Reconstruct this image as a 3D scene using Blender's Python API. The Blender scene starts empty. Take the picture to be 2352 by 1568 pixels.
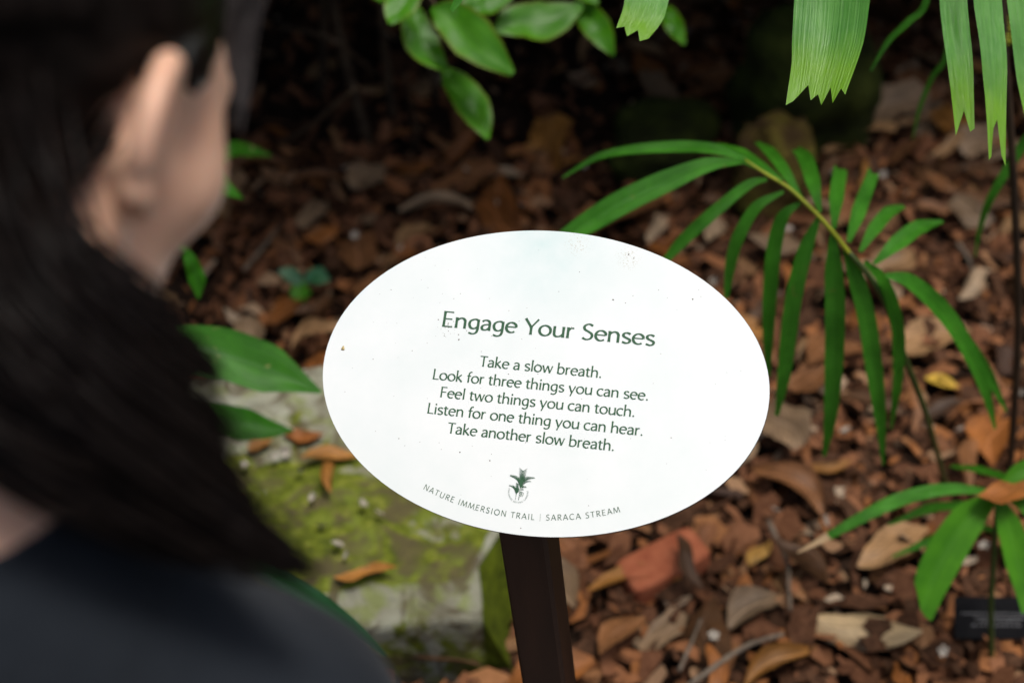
import bpy, math, random
import numpy as np
from mathutils import Vector, Matrix, noise
random.seed(7); rng = np.random.default_rng(11)
S = bpy.context.scene
COL = S.collection
rad = math.radians
# ---------------------------------------------------------------- camera
PITCH, ROLL, CAMH = rad(39.5), rad(4.97), 1.58
_r0 = Vector((1, 0, 0)); _u0 = Vector((0, math.sin(PITCH), math.cos(PITCH)))
FWD = Vector((0, math.cos(PITCH), -math.sin(PITCH)))
RGT = _r0 * math.cos(ROLL) - _u0 * math.sin(ROLL)
UPV = _r0 * math.sin(ROLL) + _u0 * math.cos(ROLL)
CAM = Vector((0, 0, CAMH))
cd = bpy.data.cameras.new('camera'); cam = bpy.data.objects.new('camera', cd); COL.objects.link(cam)
cam.matrix_world = Matrix(((RGT.x, UPV.x, -FWD.x, 0), (RGT.y, UPV.y, -FWD.y, 0), (RGT.z, UPV.z, -FWD.z, CAMH), (0, 0, 0, 1)))
cd.sensor_width = 36; cd.lens = 50; cd.clip_start = 0.02; cd.clip_end = 500
cd.dof.use_dof = True; cd.dof.focus_distance = 1.125; cd.dof.aperture_fstop = 3.8; cd.dof.aperture_blades = 0
S.camera = cam
# ---------------------------------------------------------------- world, sun, exposure
SUN_EL, SUN_AZ = rad(74), rad(112)          # azimuth clockwise from +Y (north)
w = bpy.data.worlds.new('World'); S.world = w; w.use_nodes = True
nt = w.node_tree; bg = nt.nodes['Background']
sky = nt.nodes.new('ShaderNodeTexSky'); sky.sky_type = 'NISHITA'; sky.sun_disc = False
sky.sun_elevation = SUN_EL; sky.sun_rotation = SUN_AZ; sky.air_density = 1.0; sky.dust_density = 5.0; sky.ozone_density = 0.4
nt.links.new(sky.outputs[0], bg.inputs[0]); bg.inputs[1].default_value = 0.125
ld = bpy.data.lights.new('sun', 'SUN'); ld.energy = 2.4; ld.angle = rad(18); ld.color = (1.0, 0.975, 0.93)
sun = bpy.data.objects.new('sun', ld); COL.objects.link(sun)
_sd = Vector((math.sin(SUN_AZ) * math.cos(SUN_EL), math.cos(SUN_AZ) * math.cos(SUN_EL), math.sin(SUN_EL)))
sun.rotation_euler = _sd.to_track_quat('Z', 'Y').to_euler(); sun.location = (0, 0, 6)
S.view_settings.view_transform = 'Standard'; S.view_settings.look = 'None'
S.view_settings.exposure = 0.13; S.view_settings.gamma = 1.0
S.render.engine = 'CYCLES'; S.cycles.use_denoising = True
S.cycles.max_bounces = 6; S.cycles.caustics_reflective = False; S.cycles.caustics_refractive = False
# ---------------------------------------------------------------- helpers
FPX = 50 / 36 * 2352
def ray(x, y): return FWD + RGT * ((x - 1176) / FPX) + UPV * ((784 - y) / FPX)
def V(x, y, d): return CAM + ray(x, y) * d                      # a point on the photo's sight line, d metres deep
def G(x, y, z=0.0):                                              # where that sight line meets the height z
    r = ray(x, y); return CAM + r * ((z - CAMH) / r.z)
def tag(o, label=None, cat=None, group=None, kind=None):
    if label: o['label'] = label
    if cat: o['category'] = cat
    if group: o['group'] = group
    if kind: o['kind'] = kind
    return o
def thing(name, loc, label, cat, group=None):
    o = bpy.data.objects.new(name, None); COL.objects.link(o); o.location = loc; o.empty_display_size = .05
    return tag(o, label, cat, group)
def world_loc(o):
    p = Vector((0, 0, 0))
    while o: p += o.location; o = o.parent
    return p
def obj(name, vs, fs, mat, parent=None, origin=None, smooth=True, uv=None, cols=None):
    me = bpy.data.meshes.new(name)
    off = world_loc(parent) if parent else Vector((0, 0, 0))
    if origin is not None: off = Vector(origin)
    a = np.asarray([tuple(v) for v in vs], dtype=np.float64) - np.array(off)
    me.from_pydata(a.tolist(), [], [tuple(int(i) for i in f) for f in fs])
    if mat is not None:
        for m in (mat if isinstance(mat, (list, tuple)) else [mat]): me.materials.append(m)
    if smooth: me.polygons.foreach_set('use_smooth', [True] * len(me.polygons))
    if uv is not None:
        l = me.uv_layers.new(name='UVMap'); li = np.zeros(len(me.loops), dtype=np.int32); me.loops.foreach_get('vertex_index', li)
        l.data.foreach_set('uv', np.asarray(uv, dtype=np.float32)[li].ravel())
    if cols is not None:
        at = me.attributes.new('tone', 'FLOAT', 'POINT'); at.data.foreach_set('value', np.asarray(cols, dtype=np.float32))
    me.update()
    o = bpy.data.objects.new(name, me); COL.objects.link(o)
    if parent: o.parent = parent
    if origin is not None and not parent: o.location = origin
    return o
def crom(P, n):                                                  # Catmull-Rom through points (any dimension)
    P = np.asarray(P, float); m = len(P)
    if m < 2: return P
    if m == 2: t = np.linspace(0, 1, n)[:, None]; return P[0] * (1 - t) + P[1] * t
    Q = np.vstack([2 * P[0] - P[1], P, 2 * P[-1] - P[-2]])
    u = np.linspace(0, m - 1 - 1e-9, n); i = u.astype(int); t = (u - i)[:, None]
    a, b, c, d = Q[i], Q[i + 1], Q[i + 2], Q[i + 3]
    return .5 * (2 * b + (c - a) * t + (2 * a - 5 * b + 4 * c - d) * t ** 2 + (3 * b - a - 3 * c + d) * t ** 3)
def nrm(v): return v / np.maximum(np.linalg.norm(v, axis=-1, keepdims=True), 1e-12)
def tube(P, r, k=6, n=None, base=0, jitter=0.0):                 # verts, faces of a tapering tube
    P = np.asarray([tuple(p) for p in P], float); n = n or len(P) * 4
    Q = crom(P, n); R = np.interp(np.linspace(0, 1, n), np.linspace(0, 1, len(r)), r) if hasattr(r, '__len__') else np.full(n, r)
    T = nrm(np.gradient(Q, axis=0)); h = np.array([.31, .17, .93]);
    a = nrm(np.cross(T, h)); b = np.cross(T, a); vs = []
    for i in range(n):
        for j in range(k):
            q = 2 * math.pi * j / k; rr = R[i] * (1 + jitter * (random.random() - .5))
            vs.append(Q[i] + (a[i] * math.cos(q) + b[i] * math.sin(q)) * rr)
    fs = [(base + i * k + j, base + i * k + (j + 1) % k, base + (i + 1) * k + (j + 1) % k, base + (i + 1) * k + j) for i in range(n - 1) for j in range(k)]
    fs += [tuple(base + j for j in range(k))[::-1], tuple(base + (n - 1) * k + j for j in range(k))]
    return vs, fs
def ribbon(P, W, up, n=22, cols=5, fold=.18, teeth=None, base=0, wav=0.0, seed=0):
    """a leaf blade: centre line P, half widths W, up = which way its face looks; returns verts, faces, uv"""
    P = np.asarray([tuple(p) for p in P], float); Q = crom(P, n); s = np.linspace(0, 1, n)
    R = np.interp(s, np.linspace(0, 1, len(W)), W); T = nrm(np.gradient(Q, axis=0))
    up = np.asarray(tuple(up), float); side = nrm(np.cross(T, up)); nn = np.cross(side, T)
    vs, uv = [], []
    for i in range(n):
        for j in range(cols):
            v = 2 * j / (cols - 1) - 1
            p = Q[i] + side[i] * v * R[i] + nn[i] * (abs(v) - .5) * fold * R[i]
            if wav: p = p + nn[i] * wav * noise.noise(Vector((s[i] * 5 + seed, v * 1.3, seed * 3.1)))
            if teeth is not None and i > n - 5:
                L = np.interp((v + 1) / 2, np.linspace(0, 1, len(teeth)), teeth); p = p + T[-1] * L * ((i - n + 5) / 4) ** 1.5
            vs.append(p); uv.append((s[i], (v + 1) / 2))
    fs = [(base + i * cols + j, base + i * cols + j + 1, base + (i + 1) * cols + j + 1, base + (i + 1) * cols + j) for i in range(n - 1) for j in range(cols - 1)]
    return vs, fs, uv
def join(parts):
    vs, fs, uv = [], [], []
    for p in parts:
        b = len(vs); vs += list(p[0]); fs += [tuple(i + b for i in f) for f in p[1]]
        if len(p) > 2: uv += list(p[2])
    return vs, fs, uv
# ---------------------------------------------------------------- materials
def mat(name, rough=.6, spec=.5):
    m = bpy.data.materials.new(name); m.use_nodes = True; t = m.node_tree
    b = t.nodes['Principled BSDF']; b.inputs['Roughness'].default_value = rough
    b.inputs['Specular IOR Level'].default_value = spec
    return m, t, b
def nd(t, typ, **kw):
    n = t.nodes.new(typ)
    for k, v in kw.items(): setattr(n, k, v)
    return n
def ramp(t, src, stops, interp='LINEAR'):
    r = nd(t, 'ShaderNodeValToRGB'); e = r.color_ramp.elements; r.color_ramp.interpolation = interp
    while len(e) < len(stops): e.new(.5)
    for x, (p, c) in zip(e, stops): x.position = p; x.color = (*c, 1) if len(c) == 3 else c
    if src is not None: t.links.new(src, r.inputs[0])
    return r.outputs[0]
def noise_tex(t, scale, detail=6, vec=None, rough=.6, dist=0.0):
    n = nd(t, 'ShaderNodeTexNoise'); n.inputs['Scale'].default_value = scale; n.inputs['Detail'].default_value = detail
    n.inputs['Roughness'].default_value = rough; n.inputs['Distortion'].default_value = dist
    if vec is not None: t.links.new(vec, n.inputs['Vector'])
    return n.outputs[0]
def coords(t, kind='Object'): return nd(t, 'ShaderNodeTexCoord').outputs[kind]
def mixc(t, fac, a, b, mode='MIX'):
    m = nd(t, 'ShaderNodeMix', data_type='RGBA', blend_type=mode)
    for s, v in ((m.inputs[0], fac), (m.inputs[6], a), (m.inputs[7], b)):
        if hasattr(v, 'links'): t.links.new(v, s)
        elif isinstance(v, (int, float)): s.default_value = v
        else: s.default_value = (*v, 1)
    return m.outputs[2]
def bump(t, b, h, strength=.3, dist=.01):
    n = nd(t, 'ShaderNodeBump'); n.inputs['Strength'].default_value = strength; n.inputs['Distance'].default_value = dist
    t.links.new(h, n.inputs['Height']); t.links.new(n.outputs[0], b.inputs['Normal'])
def simple(name, stops, scale, rough=.7, spec=.3, bs=.3, bscale=None, bd=.004, detail=6):
    m, t, b = mat(name, rough, spec); c = coords(t)
    t.links.new(ramp(t, noise_tex(t, scale, detail, c), stops), b.inputs['Base Color'])
    bump(t, b, noise_tex(t, bscale or scale * 3, 6, c), bs, bd)
    return m
def scale_vec(t, v, s):
    m = nd(t, 'ShaderNodeMapping'); m.inputs['Scale'].default_value = s; t.links.new(v, m.inputs[0]); return m.outputs[0]
def green(name, dark, light, rough=.32, veins=14, along=False, trans=.25, spec=.5, tip=None, mid=None, rim=None, vb=.25, tipw=.025, scar=None):
    """living leaf: fine long veins (uv v runs across the blade), mottling, translucency, optional dead tip"""
    m, t, b = mat(name, rough, spec); uv = coords(t, 'UV'); oc = coords(t)
    n1 = noise_tex(t, 1.0, 4, scale_vec(t, uv, (1.2, veins, 1)), .65)
    n2 = noise_tex(t, 22, 4, oc)
    f = nd(t, 'ShaderNodeMath', operation='ADD'); t.links.new(n1, f.inputs[0]); t.links.new(n2, f.inputs[1])
    h = nd(t, 'ShaderNodeMath', operation='MULTIPLY'); t.links.new(f.outputs[0], h.inputs[0]); h.inputs[1].default_value = .5
    c = ramp(t, h.outputs[0], [(.38, dark), (.62, light)])
    if scar:
        c = mixc(t, ramp(t, noise_tex(t, scar[0], 3, oc, .5, 1.5), [(scar[1], (0, 0, 0)), (scar[1] + .03, (.8, .8, .8))]), c, scar[2])
    if mid:
        sp = nd(t, 'ShaderNodeSeparateXYZ'); t.links.new(uv, sp.inputs[0])
        c = mixc(t, ramp(t, sp.outputs[1], [(.455, (0, 0, 0)), (.5, (1, 1, 1)), (.545, (0, 0, 0))]), c, mid)
    if rim:
        s3 = nd(t, 'ShaderNodeSeparateXYZ'); t.links.new(uv, s3.inputs[0])
        c = mixc(t, ramp(t, s3.outputs[1], [(.02, (.8, .8, .8)), (.09, (0, 0, 0)), (.91, (0, 0, 0)), (.98, (.8, .8, .8))]), c, rim)
    if tip:
        sp2 = nd(t, 'ShaderNodeSeparateXYZ'); t.links.new(uv, sp2.inputs[0])
        a = nd(t, 'ShaderNodeMath', operation='MULTIPLY_ADD'); t.links.new(n2, a.inputs[0]); a.inputs[1].default_value = .22; t.links.new(sp2.outputs[0], a.inputs[2])
        c = mixc(t, ramp(t, a.outputs[0], [(tip[0], (0, 0, 0)), (min(1, tip[0] + tipw), (1, 1, 1))]), c, tip[1])
    t.links.new(c, b.inputs['Base Color']); bump(t, b, n1, vb, .002)
    tr = nd(t, 'ShaderNodeBsdfTranslucent'); mx = nd(t, 'ShaderNodeMixShader'); mx.inputs[0].default_value = trans
    lc = mixc(t, .5, c, (light[0] * 1.6 + .02, light[1] * 1.5, light[2]))
    t.links.new(lc, tr.inputs[0]); t.links.new(b.outputs[0], mx.inputs[1]); t.links.new(tr.outputs[0], mx.inputs[2])
    t.links.new(mx.outputs[0], t.nodes['Material Output'].inputs[0])
    return m
# ================================================================ GROUND
soil, t, b = mat('dark_soil', .95, .1); c = coords(t)
t.links.new(ramp(t, noise_tex(t, 9, 8, c), [(.35, (.012, .007, .005)), (.6, (.035, .02, .013)), (.75, (.07, .04, .024))]), b.inputs['Base Color'])
bump(t, b, noise_tex(t, 60, 8, c), .8, .02)
N = 90; xs = np.linspace(-2.4, 2.4, N); ys = np.linspace(.85, 5, N)
vs = []; fs = []
big = np.concatenate([[-60, -20, -8], xs, [8, 20, 60]]); bigy = np.concatenate([[-60, -20, -6, -1], ys, [8, 20, 60]])
for y in bigy:
    for x in big:
        z = .012 * noise.noise(Vector((x * 3, y * 3, 0))) + .008 * noise.noise(Vector((x * 11, y * 11, 3)))
        vs.append((x, y, z - .012))
nx = len(big)
fs = [(j * nx + i, j * nx + i + 1, (j + 1) * nx + i + 1, (j + 1) * nx + i) for j in range(len(bigy) - 1) for i in range(nx - 1)]
tag(obj('ground', vs, fs, soil), kind='structure')
pathm = simple('path_gravel', [(.3, (.16, .15, .13)), (.7, (.3, .28, .25))], 40, .9, .2, .6, 120, .01)
vs = []; fs = []
px = np.linspace(-6, 6, 40); py = np.linspace(-1.6, .62, 12)
for y in py:
    for x in px: vs.append((x, y + (.05 * noise.noise(Vector((x * 2, 0, 5))) if y > .6 else 0), .004 + .002 * noise.noise(Vector((x * 9, y * 9, 1)))))
fs = [(j * 40 + i, j * 40 + i + 1, (j + 1) * 40 + i + 1, (j + 1) * 40 + i) for j in range(11) for i in range(39)]
tag(obj('path', vs, fs, pathm), kind='structure')
# ================================================================ OVAL SIGN
SR = np.array([[0.97323796, -0.14121502, 0.18129035], [0.09038749, 0.9605568, 0.26298428], [-0.21127701, -0.23955991, 0.94761441]])
ST = np.array([0.02155543, 0.02974173, 1.12533074])
def c2w(v): return RGT * v[0] - UPV * v[1] + FWD * v[2]
SX, SY, SZ = c2w(SR[:, 0]), -c2w(SR[:, 1]), -c2w(SR[:, 2])      # sign axes: right, up its face, out of its face
SO = CAM + c2w(ST)
def sp(x, y, z=0.0): return SO + SX * x + SY * (-y) + SZ * z      # y runs down the face
SA, SB, STH = .18, .124, .004
paint, t, b = mat('white_sign_paint', .42, .4); c = coords(t)
base = ramp(t, noise_tex(t, 14, 5, c), [(.35, (.70, .75, .735)), (.65, (.755, .785, .775))])
# faint green-blue algae bloom near the top of the face and pale smears
g = nd(t, 'ShaderNodeVectorMath', operation='DISTANCE'); t.links.new(c, g.inputs[0])
q = sp(-.012, -.112) ; root_sign_loc = Vector((SO.x, SO.y, 0)) - Vector((0, 0, 0))
PB = SO - SZ * .004 + SY * -.085 + SX * -.002                       # where the post meets the panel's back
_px = Vector((SX.x, SX.y, 0)).normalized(); LEAN = .036
SROOT = Vector((PB.x, PB.y, 0)) + _px * (LEAN * PB.z)
g.inputs[1].default_value = tuple(q - SROOT)
fall = ramp(t, g.outputs['Value'], [(.0, (1, 1, 1)), (.075, (0, 0, 0))])
mm = nd(t, 'ShaderNodeMath', operation='MULTIPLY'); t.links.new(fall, mm.inputs[0]); t.links.new(noise_tex(t, 45, 5, c), mm.inputs[1])
base = mixc(t, mm.outputs[0], base, (.5, .66, .64))
g2 = nd(t, 'ShaderNodeVectorMath', operation='DISTANCE'); t.links.new(c, g2.inputs[0]); g2.inputs[1].default_value = tuple(sp(.016, -.114) - SROOT)
g3 = nd(t, 'ShaderNodeVectorMath', operation='DISTANCE'); t.links.new(c, g3.inputs[0]); g3.inputs[1].default_value = tuple(sp(.058, -.106) - SROOT)
for gg in (g2, g3):
    k = nd(t, 'ShaderNodeMath', operation='MULTIPLY'); t.links.new(ramp(t, gg.outputs['Value'], [(.002, (1, 1, 1)), (.013, (0, 0, 0))]), k.inputs[0])
    t.links.new(ramp(t, noise_tex(t, 900, 3, c), [(.56, (0, 0, 0)), (.64, (.8, .8, .8))]), k.inputs[1])
    base = mixc(t, k.outputs[0], base, (.42, .38, .27))
t.links.new(base, b.inputs['Base Color'])
edge = simple('dark_panel_edge', [(.3, (.03, .02, .03)), (.7, (.06, .045, .05))], 60, .5)
ink, t, b = mat('dark_green_print', .5, .3); b.inputs['Base Color'].default_value = (.02, .07, .035, 1)
t.links.new(ramp(t, noise_tex(t, 300, 3, coords(t)), [(.3, (.024, .082, .038)), (.7, (.034, .105, .05))]), b.inputs['Base Color'])
postm, t, b = mat('dark_brown_powder_coat', .5, .2); c = coords(t)
t.links.new(ramp(t, noise_tex(t, 30, 6, scale_vec(t, c, (1, 1, .15))), [(.35, (.02, .009, .006)), (.7, (.04, .018, .011))]), b.inputs['Base Color'])
bump(t, b, noise_tex(t, 700, 3, c), .15, .001)
fleck = simple('dirt_fleck', [(.3, (.06, .045, .035)), (.7, (.16, .12, .08))], 400, .8)
sign = thing('oval_sign', SROOT, 'white oval information sign with green lettering on a dark brown square post', 'sign')
# panel: bevelled elliptical plate
K = 128; vs = []; rings = [(0.0, 0.0), (.9988, 0.0), (1.0, -.0006), (1.0, -STH + .0006), (.9988, -STH), (0, -STH)]
ring_idx = []
for s_, z_ in rings:
    if s_ == 0: ring_idx.append([len(vs)]); vs.append(sp(0, 0, z_)); continue
    ring_idx.append(list(range(len(vs), len(vs) + K)))
    for i in range(K): a = 2 * math.pi * i / K; vs.append(sp(SA * s_ * math.cos(a), -SB * s_ * math.sin(a), z_))
fs = []; mi = []
for i in range(K):
    j = (i + 1) % K; fs.append((ring_idx[0][0], ring_idx[1][i], ring_idx[1][j])); mi.append(0)
    for r_ in range(1, 4): fs.append((ring_idx[r_][i], ring_idx[r_ + 1][i], ring_idx[r_ + 1][j], ring_idx[r_][j])); mi.append(1)
    fs.append((ring_idx[5][0], ring_idx[4][j], ring_idx[4][i])); mi.append(1)
panel = obj('panel', vs, fs, [paint, edge], sign, smooth=False); panel.data.polygons.foreach_set('material_index', mi)
# ---- lettering: a humanist sans drawn as broad-pen strokes
def AR(cx, cy, rx, ry, a0, a1, n=18): return [(cx + rx * math.cos(rad(a0 + (a1 - a0) * i / (n - 1))), cy + ry * math.sin(rad(a0 + (a1 - a0) * i / (n - 1)))) for i in range(n)]
def Lp(*p): return ('L', list(p))
def Cp(*p): return ('C', list(p))
GL = {  # glyph: (advance, strokes); L = straight runs, C = smooth curve
 ' ': (25, []), '.': (23, [('D', (11, 5, 5.6))]), '|': (30, [('W', [(15, -16), (15, 78)], 3.2)]),
 'a': (46, [Cp((7, 38), (12, 43), (20, 45.5), (30, 43.5), (35.5, 36), (36.5, 26), (36.5, 0)), Cp((36, 27.5), (23, 26), (12, 22), (6.5, 13), (9.5, 4.5), (17, 2), (26, 4), (36, 13))]),
 'b': (53, [Lp((9, 74), (9, 2)), Cp((9, 34), (15, 42), (26, 45.5), (38, 42), (45, 32), (46, 22), (42, 10), (32, 3), (20, 2), (9, 5))]),
 'c': (43, [Cp(*AR(26, 23.5, 21.5, 22, 52, 308))]),
 'd': (54, [Lp((45, 74), (45, 0)), Cp((45, 41), (34, 45.5), (22, 43), (11, 35), (7.5, 22), (11, 9), (21, 2), (33, 4), (45, 13))]),
 'e': (49, [Lp((6, 26), (43, 26)), Cp(*([(43, 26)] + AR(25.5, 23.5, 20, 22, 25, 312)))]),
 'f': (29, [Cp((13, 0), (13, 40), (14, 58), (18, 67), (25, 71.5), (32, 70)), Lp((2, 45), (28, 45))]),
 'g': (51, [Cp((42, 41), (32, 45.5), (21, 43.5), (11, 36), (7.5, 24), (11, 11), (20, 4), (31, 5), (42, 14)), Cp((42, 46), (42, 10), (41, -5), (36, -15), (24, -20), (8, -16))]),
 'h': (53, [Lp((9, 74), (9, 0)), Cp((9, 32), (16, 40), (26, 45), (36, 43), (42, 35), (43, 26), (43, 0))]),
 'i': (21, [Lp((10.5, 47), (10.5, 0)), ('D', (10.5, 64, 5.8))]),
 'k': (47, [Lp((9, 74), (9, 0)), ('T', [(10, 23), (37, 47)]), ('S', [(15, 28), (43, 0)])]),
 'l': (21, [Lp((10.5, 74), (10.5, 0))]),
 'n': (53, [Lp((9, 47), (9, 0)), Cp((9, 32), (16, 40), (26, 45), (36, 43), (42, 35), (43, 26), (43, 0))]),
 'o': (54, [Cp(*AR(27, 23.5, 21.5, 22, 0, 360, 28))]),
 'r': (34, [Lp((9, 47), (9, 0)), Cp((9, 30), (14, 39), (21, 44), (31, 44.5))]),
 's': (41, [Cp((34.5, 40.5), (28, 44.5), (19, 45.5), (10, 41), (8.5, 33), (14, 27), (24, 22.5), (33, 17.5), (35, 10), (29, 3), (19, 1.2), (6, 5.5))]),
 't': (32, [Cp((13, 57), (13, 30), (13, 12), (17, 3.5), (23, 2), (30, 4.5)), Lp((1, 45), (29, 45))]),
 'u': (53, [Cp((9, 47), (9, 20), (11, 8), (18, 2.5), (27, 3), (37, 8), (44, 17)), Lp((44, 47), (44, 0))]),
 'w': (69, [('S', [(4, 47), (19, 0)]), ('T', [(19, 0), (34, 46)]), ('S', [(35, 46), (51, 0)]), ('T', [(51, 0), (65, 47)])]),
 'y': (47, [('S', [(4, 47), (23, 1)]), ('T', [(43, 47), (24, 2), (15, -21)])]),
 'E': (51, [Lp((10, 70), (10, 0)), Lp((6, 67.6), (44, 67.6)), Lp((10, 36.5), (41, 36.5)), Lp((6, 2.4), (45, 2.4))]),
 'F': (48, [Lp((10, 70), (10, 0)), Lp((6, 67.6), (44, 67.6)), Lp((10, 36), (40, 36))]),
 'L': (45, [Lp((10, 70), (10, 0)), Lp((6, 2.4), (43, 2.4))]),
 'S': (51, [Cp((42, 62), (34, 67.5), (24, 68.5), (13, 62), (10, 52), (15, 43), (26, 37), (38, 30), (43, 20), (39, 8), (28, 1.8), (17, 2), (7, 8))]),
 'T': (54, [Lp((27, 70), (27, 0)), Lp((2, 67.6), (52, 67.6))]),
 'Y': (56, [('S', [(3, 70), (28, 33)]), ('T', [(54, 70), (29, 34)]), Lp((28.5, 37), (28.5, 0))]),
 'N': (68, [('T', [(10, 0), (10, 70)]), ('S', [(10, 69), (57, 2)]), ('T', [(58, 0), (58, 70)])]),
 'A': (62, [('T', [(3, 0), (30, 70)]), ('S', [(31, 70), (59, 0)]), Lp((13, 24), (48, 24))]),
 'U': (66, [Cp((10, 70), (10, 28), (13, 11), (24, 2), (42, 2), (53, 11), (56, 28), (56, 70))]),
 'R': (56, [Lp((10, 70), (10, 0)), Cp((10, 67.6), (28, 67.5), (42, 63), (45, 52), (40, 40), (27, 34.5), (10, 34)), ('S', [(26, 34), (52, 0)])]),
 'P': (52, [Lp((10, 70), (10, 0)), Cp((10, 67.6), (28, 67.5), (42, 63), (45.5, 51), (40, 38), (26, 32), (10, 32))]),
 'I': (24, [Lp((12, 70), (12, 0))]),
 'M': (82, [('T', [(5, 0), (14, 70)]), ('S', [(15, 69), (41, 4)]), ('T', [(41, 4), (67, 70)]), ('S', [(67, 70), (77, 0)])]),
 'O': (76, [Cp(*AR(38, 35, 31.5, 33.5, 0, 360, 32))]),
 'C': (66, [Cp(*AR(38, 35, 31, 33.5, 48, 312))]),
 'G': (72, [Cp(*AR(38, 35, 31, 33.5, 48, 300)), Lp((57, 31), (57, 6))]),
 'B': (54, [Lp((10, 70), (10, 0)), Cp((10, 67.6), (30, 67), (40, 59), (38, 44), (26, 38), (10, 37.5)), Cp((10, 37), (32, 36.5), (45, 27), (44, 12), (32, 3), (10, 2.4))]),
 'D': (70, [Lp((10, 70), (10, 0)), Cp((10, 67.6), (34, 67), (54, 58), (61, 36), (54, 13), (35, 3), (10, 2.4))]),
}
def stroke_poly(pts, kind, thick, thin, wfix=None):
    P = np.array(pts, float)
    if kind == 'C':
        n = max(20, len(P) * 4); Q = crom(P, n)
    else:
        seg = []
        for i in range(len(P) - 1):
            seg.append(P[i] + (P[i + 1] - P[i]) * np.linspace(0, 1, 7)[:, None] if len(P) == 2 else P[i] + (P[i + 1] - P[i]) * np.linspace(0, 1, 5)[:, None])
        Q = np.vstack([s_ if i == 0 else s_[1:] for i, s_ in enumerate(seg)]); n = len(Q)
    T = np.gradient(Q, axis=0); T = T / np.linalg.norm(T, axis=1, keepdims=True); Nn = np.stack([-T[:, 1], T[:, 0]], 1)
    if wfix: W = np.full(n, wfix)
    elif kind == 'S': W = np.full(n, thick * 1.0)
    elif kind == 'T': W = np.full(n, thin * 1.25)
    else:
        a = np.arctan2(T[:, 1], T[:, 0]); W = thin + (thick - thin) * np.abs(np.sin(a - (rad(14) if kind == 'C' else 0))) ** 1.25
    if kind in 'LST' and not wfix:
        u = np.linspace(-1, 1, n); W = W * (.93 + .17 * u ** 4)      # gently flared ends
    return [q + m * w_ / 2 for q, m, w_ in zip(Q, Nn, W)] + [q - m * w_ / 2 for q, m, w_ in zip(Q[::-1], Nn[::-1], W[::-1])], n
def text_mesh(s, place, thick=9.2, thin=5.0, track=0.0):
    """place(x, y, z) maps glyph units to the world; every stroke lies a hair above the one before"""
    vs, fs = [], []; x = 0.0; lvl = 0
    for ch in s:
        adv, st = GL[ch]
        for k_ in st:
            z = .00025 + .00002 * (lvl % 7); lvl += 1; b_ = len(vs)
            if k_[0] == 'D':
                cx, cy, r_ = k_[1]; vs.append(place(x + cx, cy, z)); m_ = 14
                for i in range(m_): vs.append(place(x + cx + r_ * math.cos(i * 2 * math.pi / m_), cy + r_ * math.sin(i * 2 * math.pi / m_), z))
                fs += [(b_, b_ + 1 + i, b_ + 1 + (i + 1) % m_) for i in range(m_)]; continue
            poly, n = stroke_poly(k_[1], 'L' if k_[0] == 'W' else k_[0], thick, thin, k_[2] if k_[0] == 'W' else None)
            for p in poly: vs.append(place(x + p[0], p[1], z))
            fs += [(b_ + 2 * n - 1 - i, b_ + 2 * n - 2 - i, b_ + i + 1, b_ + i) for i in range(n - 1)]
        x += adv + track
    return vs, fs
def text_width(s, track=0.0): return sum(GL[c_][0] + track for c_ in s) - track
def line(s, x0, x1, y, cap, name, thick=9.2, thin=5.0):
    k = cap / 70.0; w_ = (x1 - x0) / k; tr = 0
    nat = text_width(s) - GL[s[0]][0] * 0 ; sx = (x1 - x0) / (nat - 12)   # side bearings trimmed
    return text_mesh(s, lambda X, Y, z: sp(x0 + (X - 6) * sx, y - Y * k, z), thick, thin)
vs, fs = line('Engage Your Senses', -.0852, .0866, -.0355, .0131, 't', 10.7, 5.6)
obj('title_lettering', vs, fs, ink, sign, smooth=False)
body = [('Take a slow breath.', -.0494, .0488, -.0057), ('Look for three things you can see.', -.0861, .0875, .0086), ('Feel two things you can touch.', -.0777, .0785, .0226), ('Listen for one thing you can hear.', -.0861, .0866, .0367), ('Take another slow breath.', -.0672, .0660, .0509)]
for s_, x0, x1, y in body:
    vs, fs = line(s_, x0, x1, y, .0086, 'b', 10.6, 6.1); obj('text_line', vs, fs, ink, sign, smooth=False)
# footer on a shallow arc
FR = .225; FY = .1113
def arc_place(R, cx, cy, k, off):
    def pl(X, Y, z):
        a = (off + X * k) / R; r_ = R - Y * k
        return sp(cx + r_ * math.sin(a), cy + r_ * math.cos(a), z)
    return pl
ft = 'NATURE IMMERSION TRAIL | SARACA STREAM'; k = .0044 / 70; arcl = 2 * FR * math.asin(.0785 / FR)
trk = (arcl / k - text_width(ft)) / (len(ft) - 1)
vs, fs = text_mesh(ft, arc_place(FR, -.0015, FY - FR, k, -arcl / 2), 8.4, 6.2, trk)
obj('footer_lettering', vs, fs, ink, sign, smooth=False)
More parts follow.
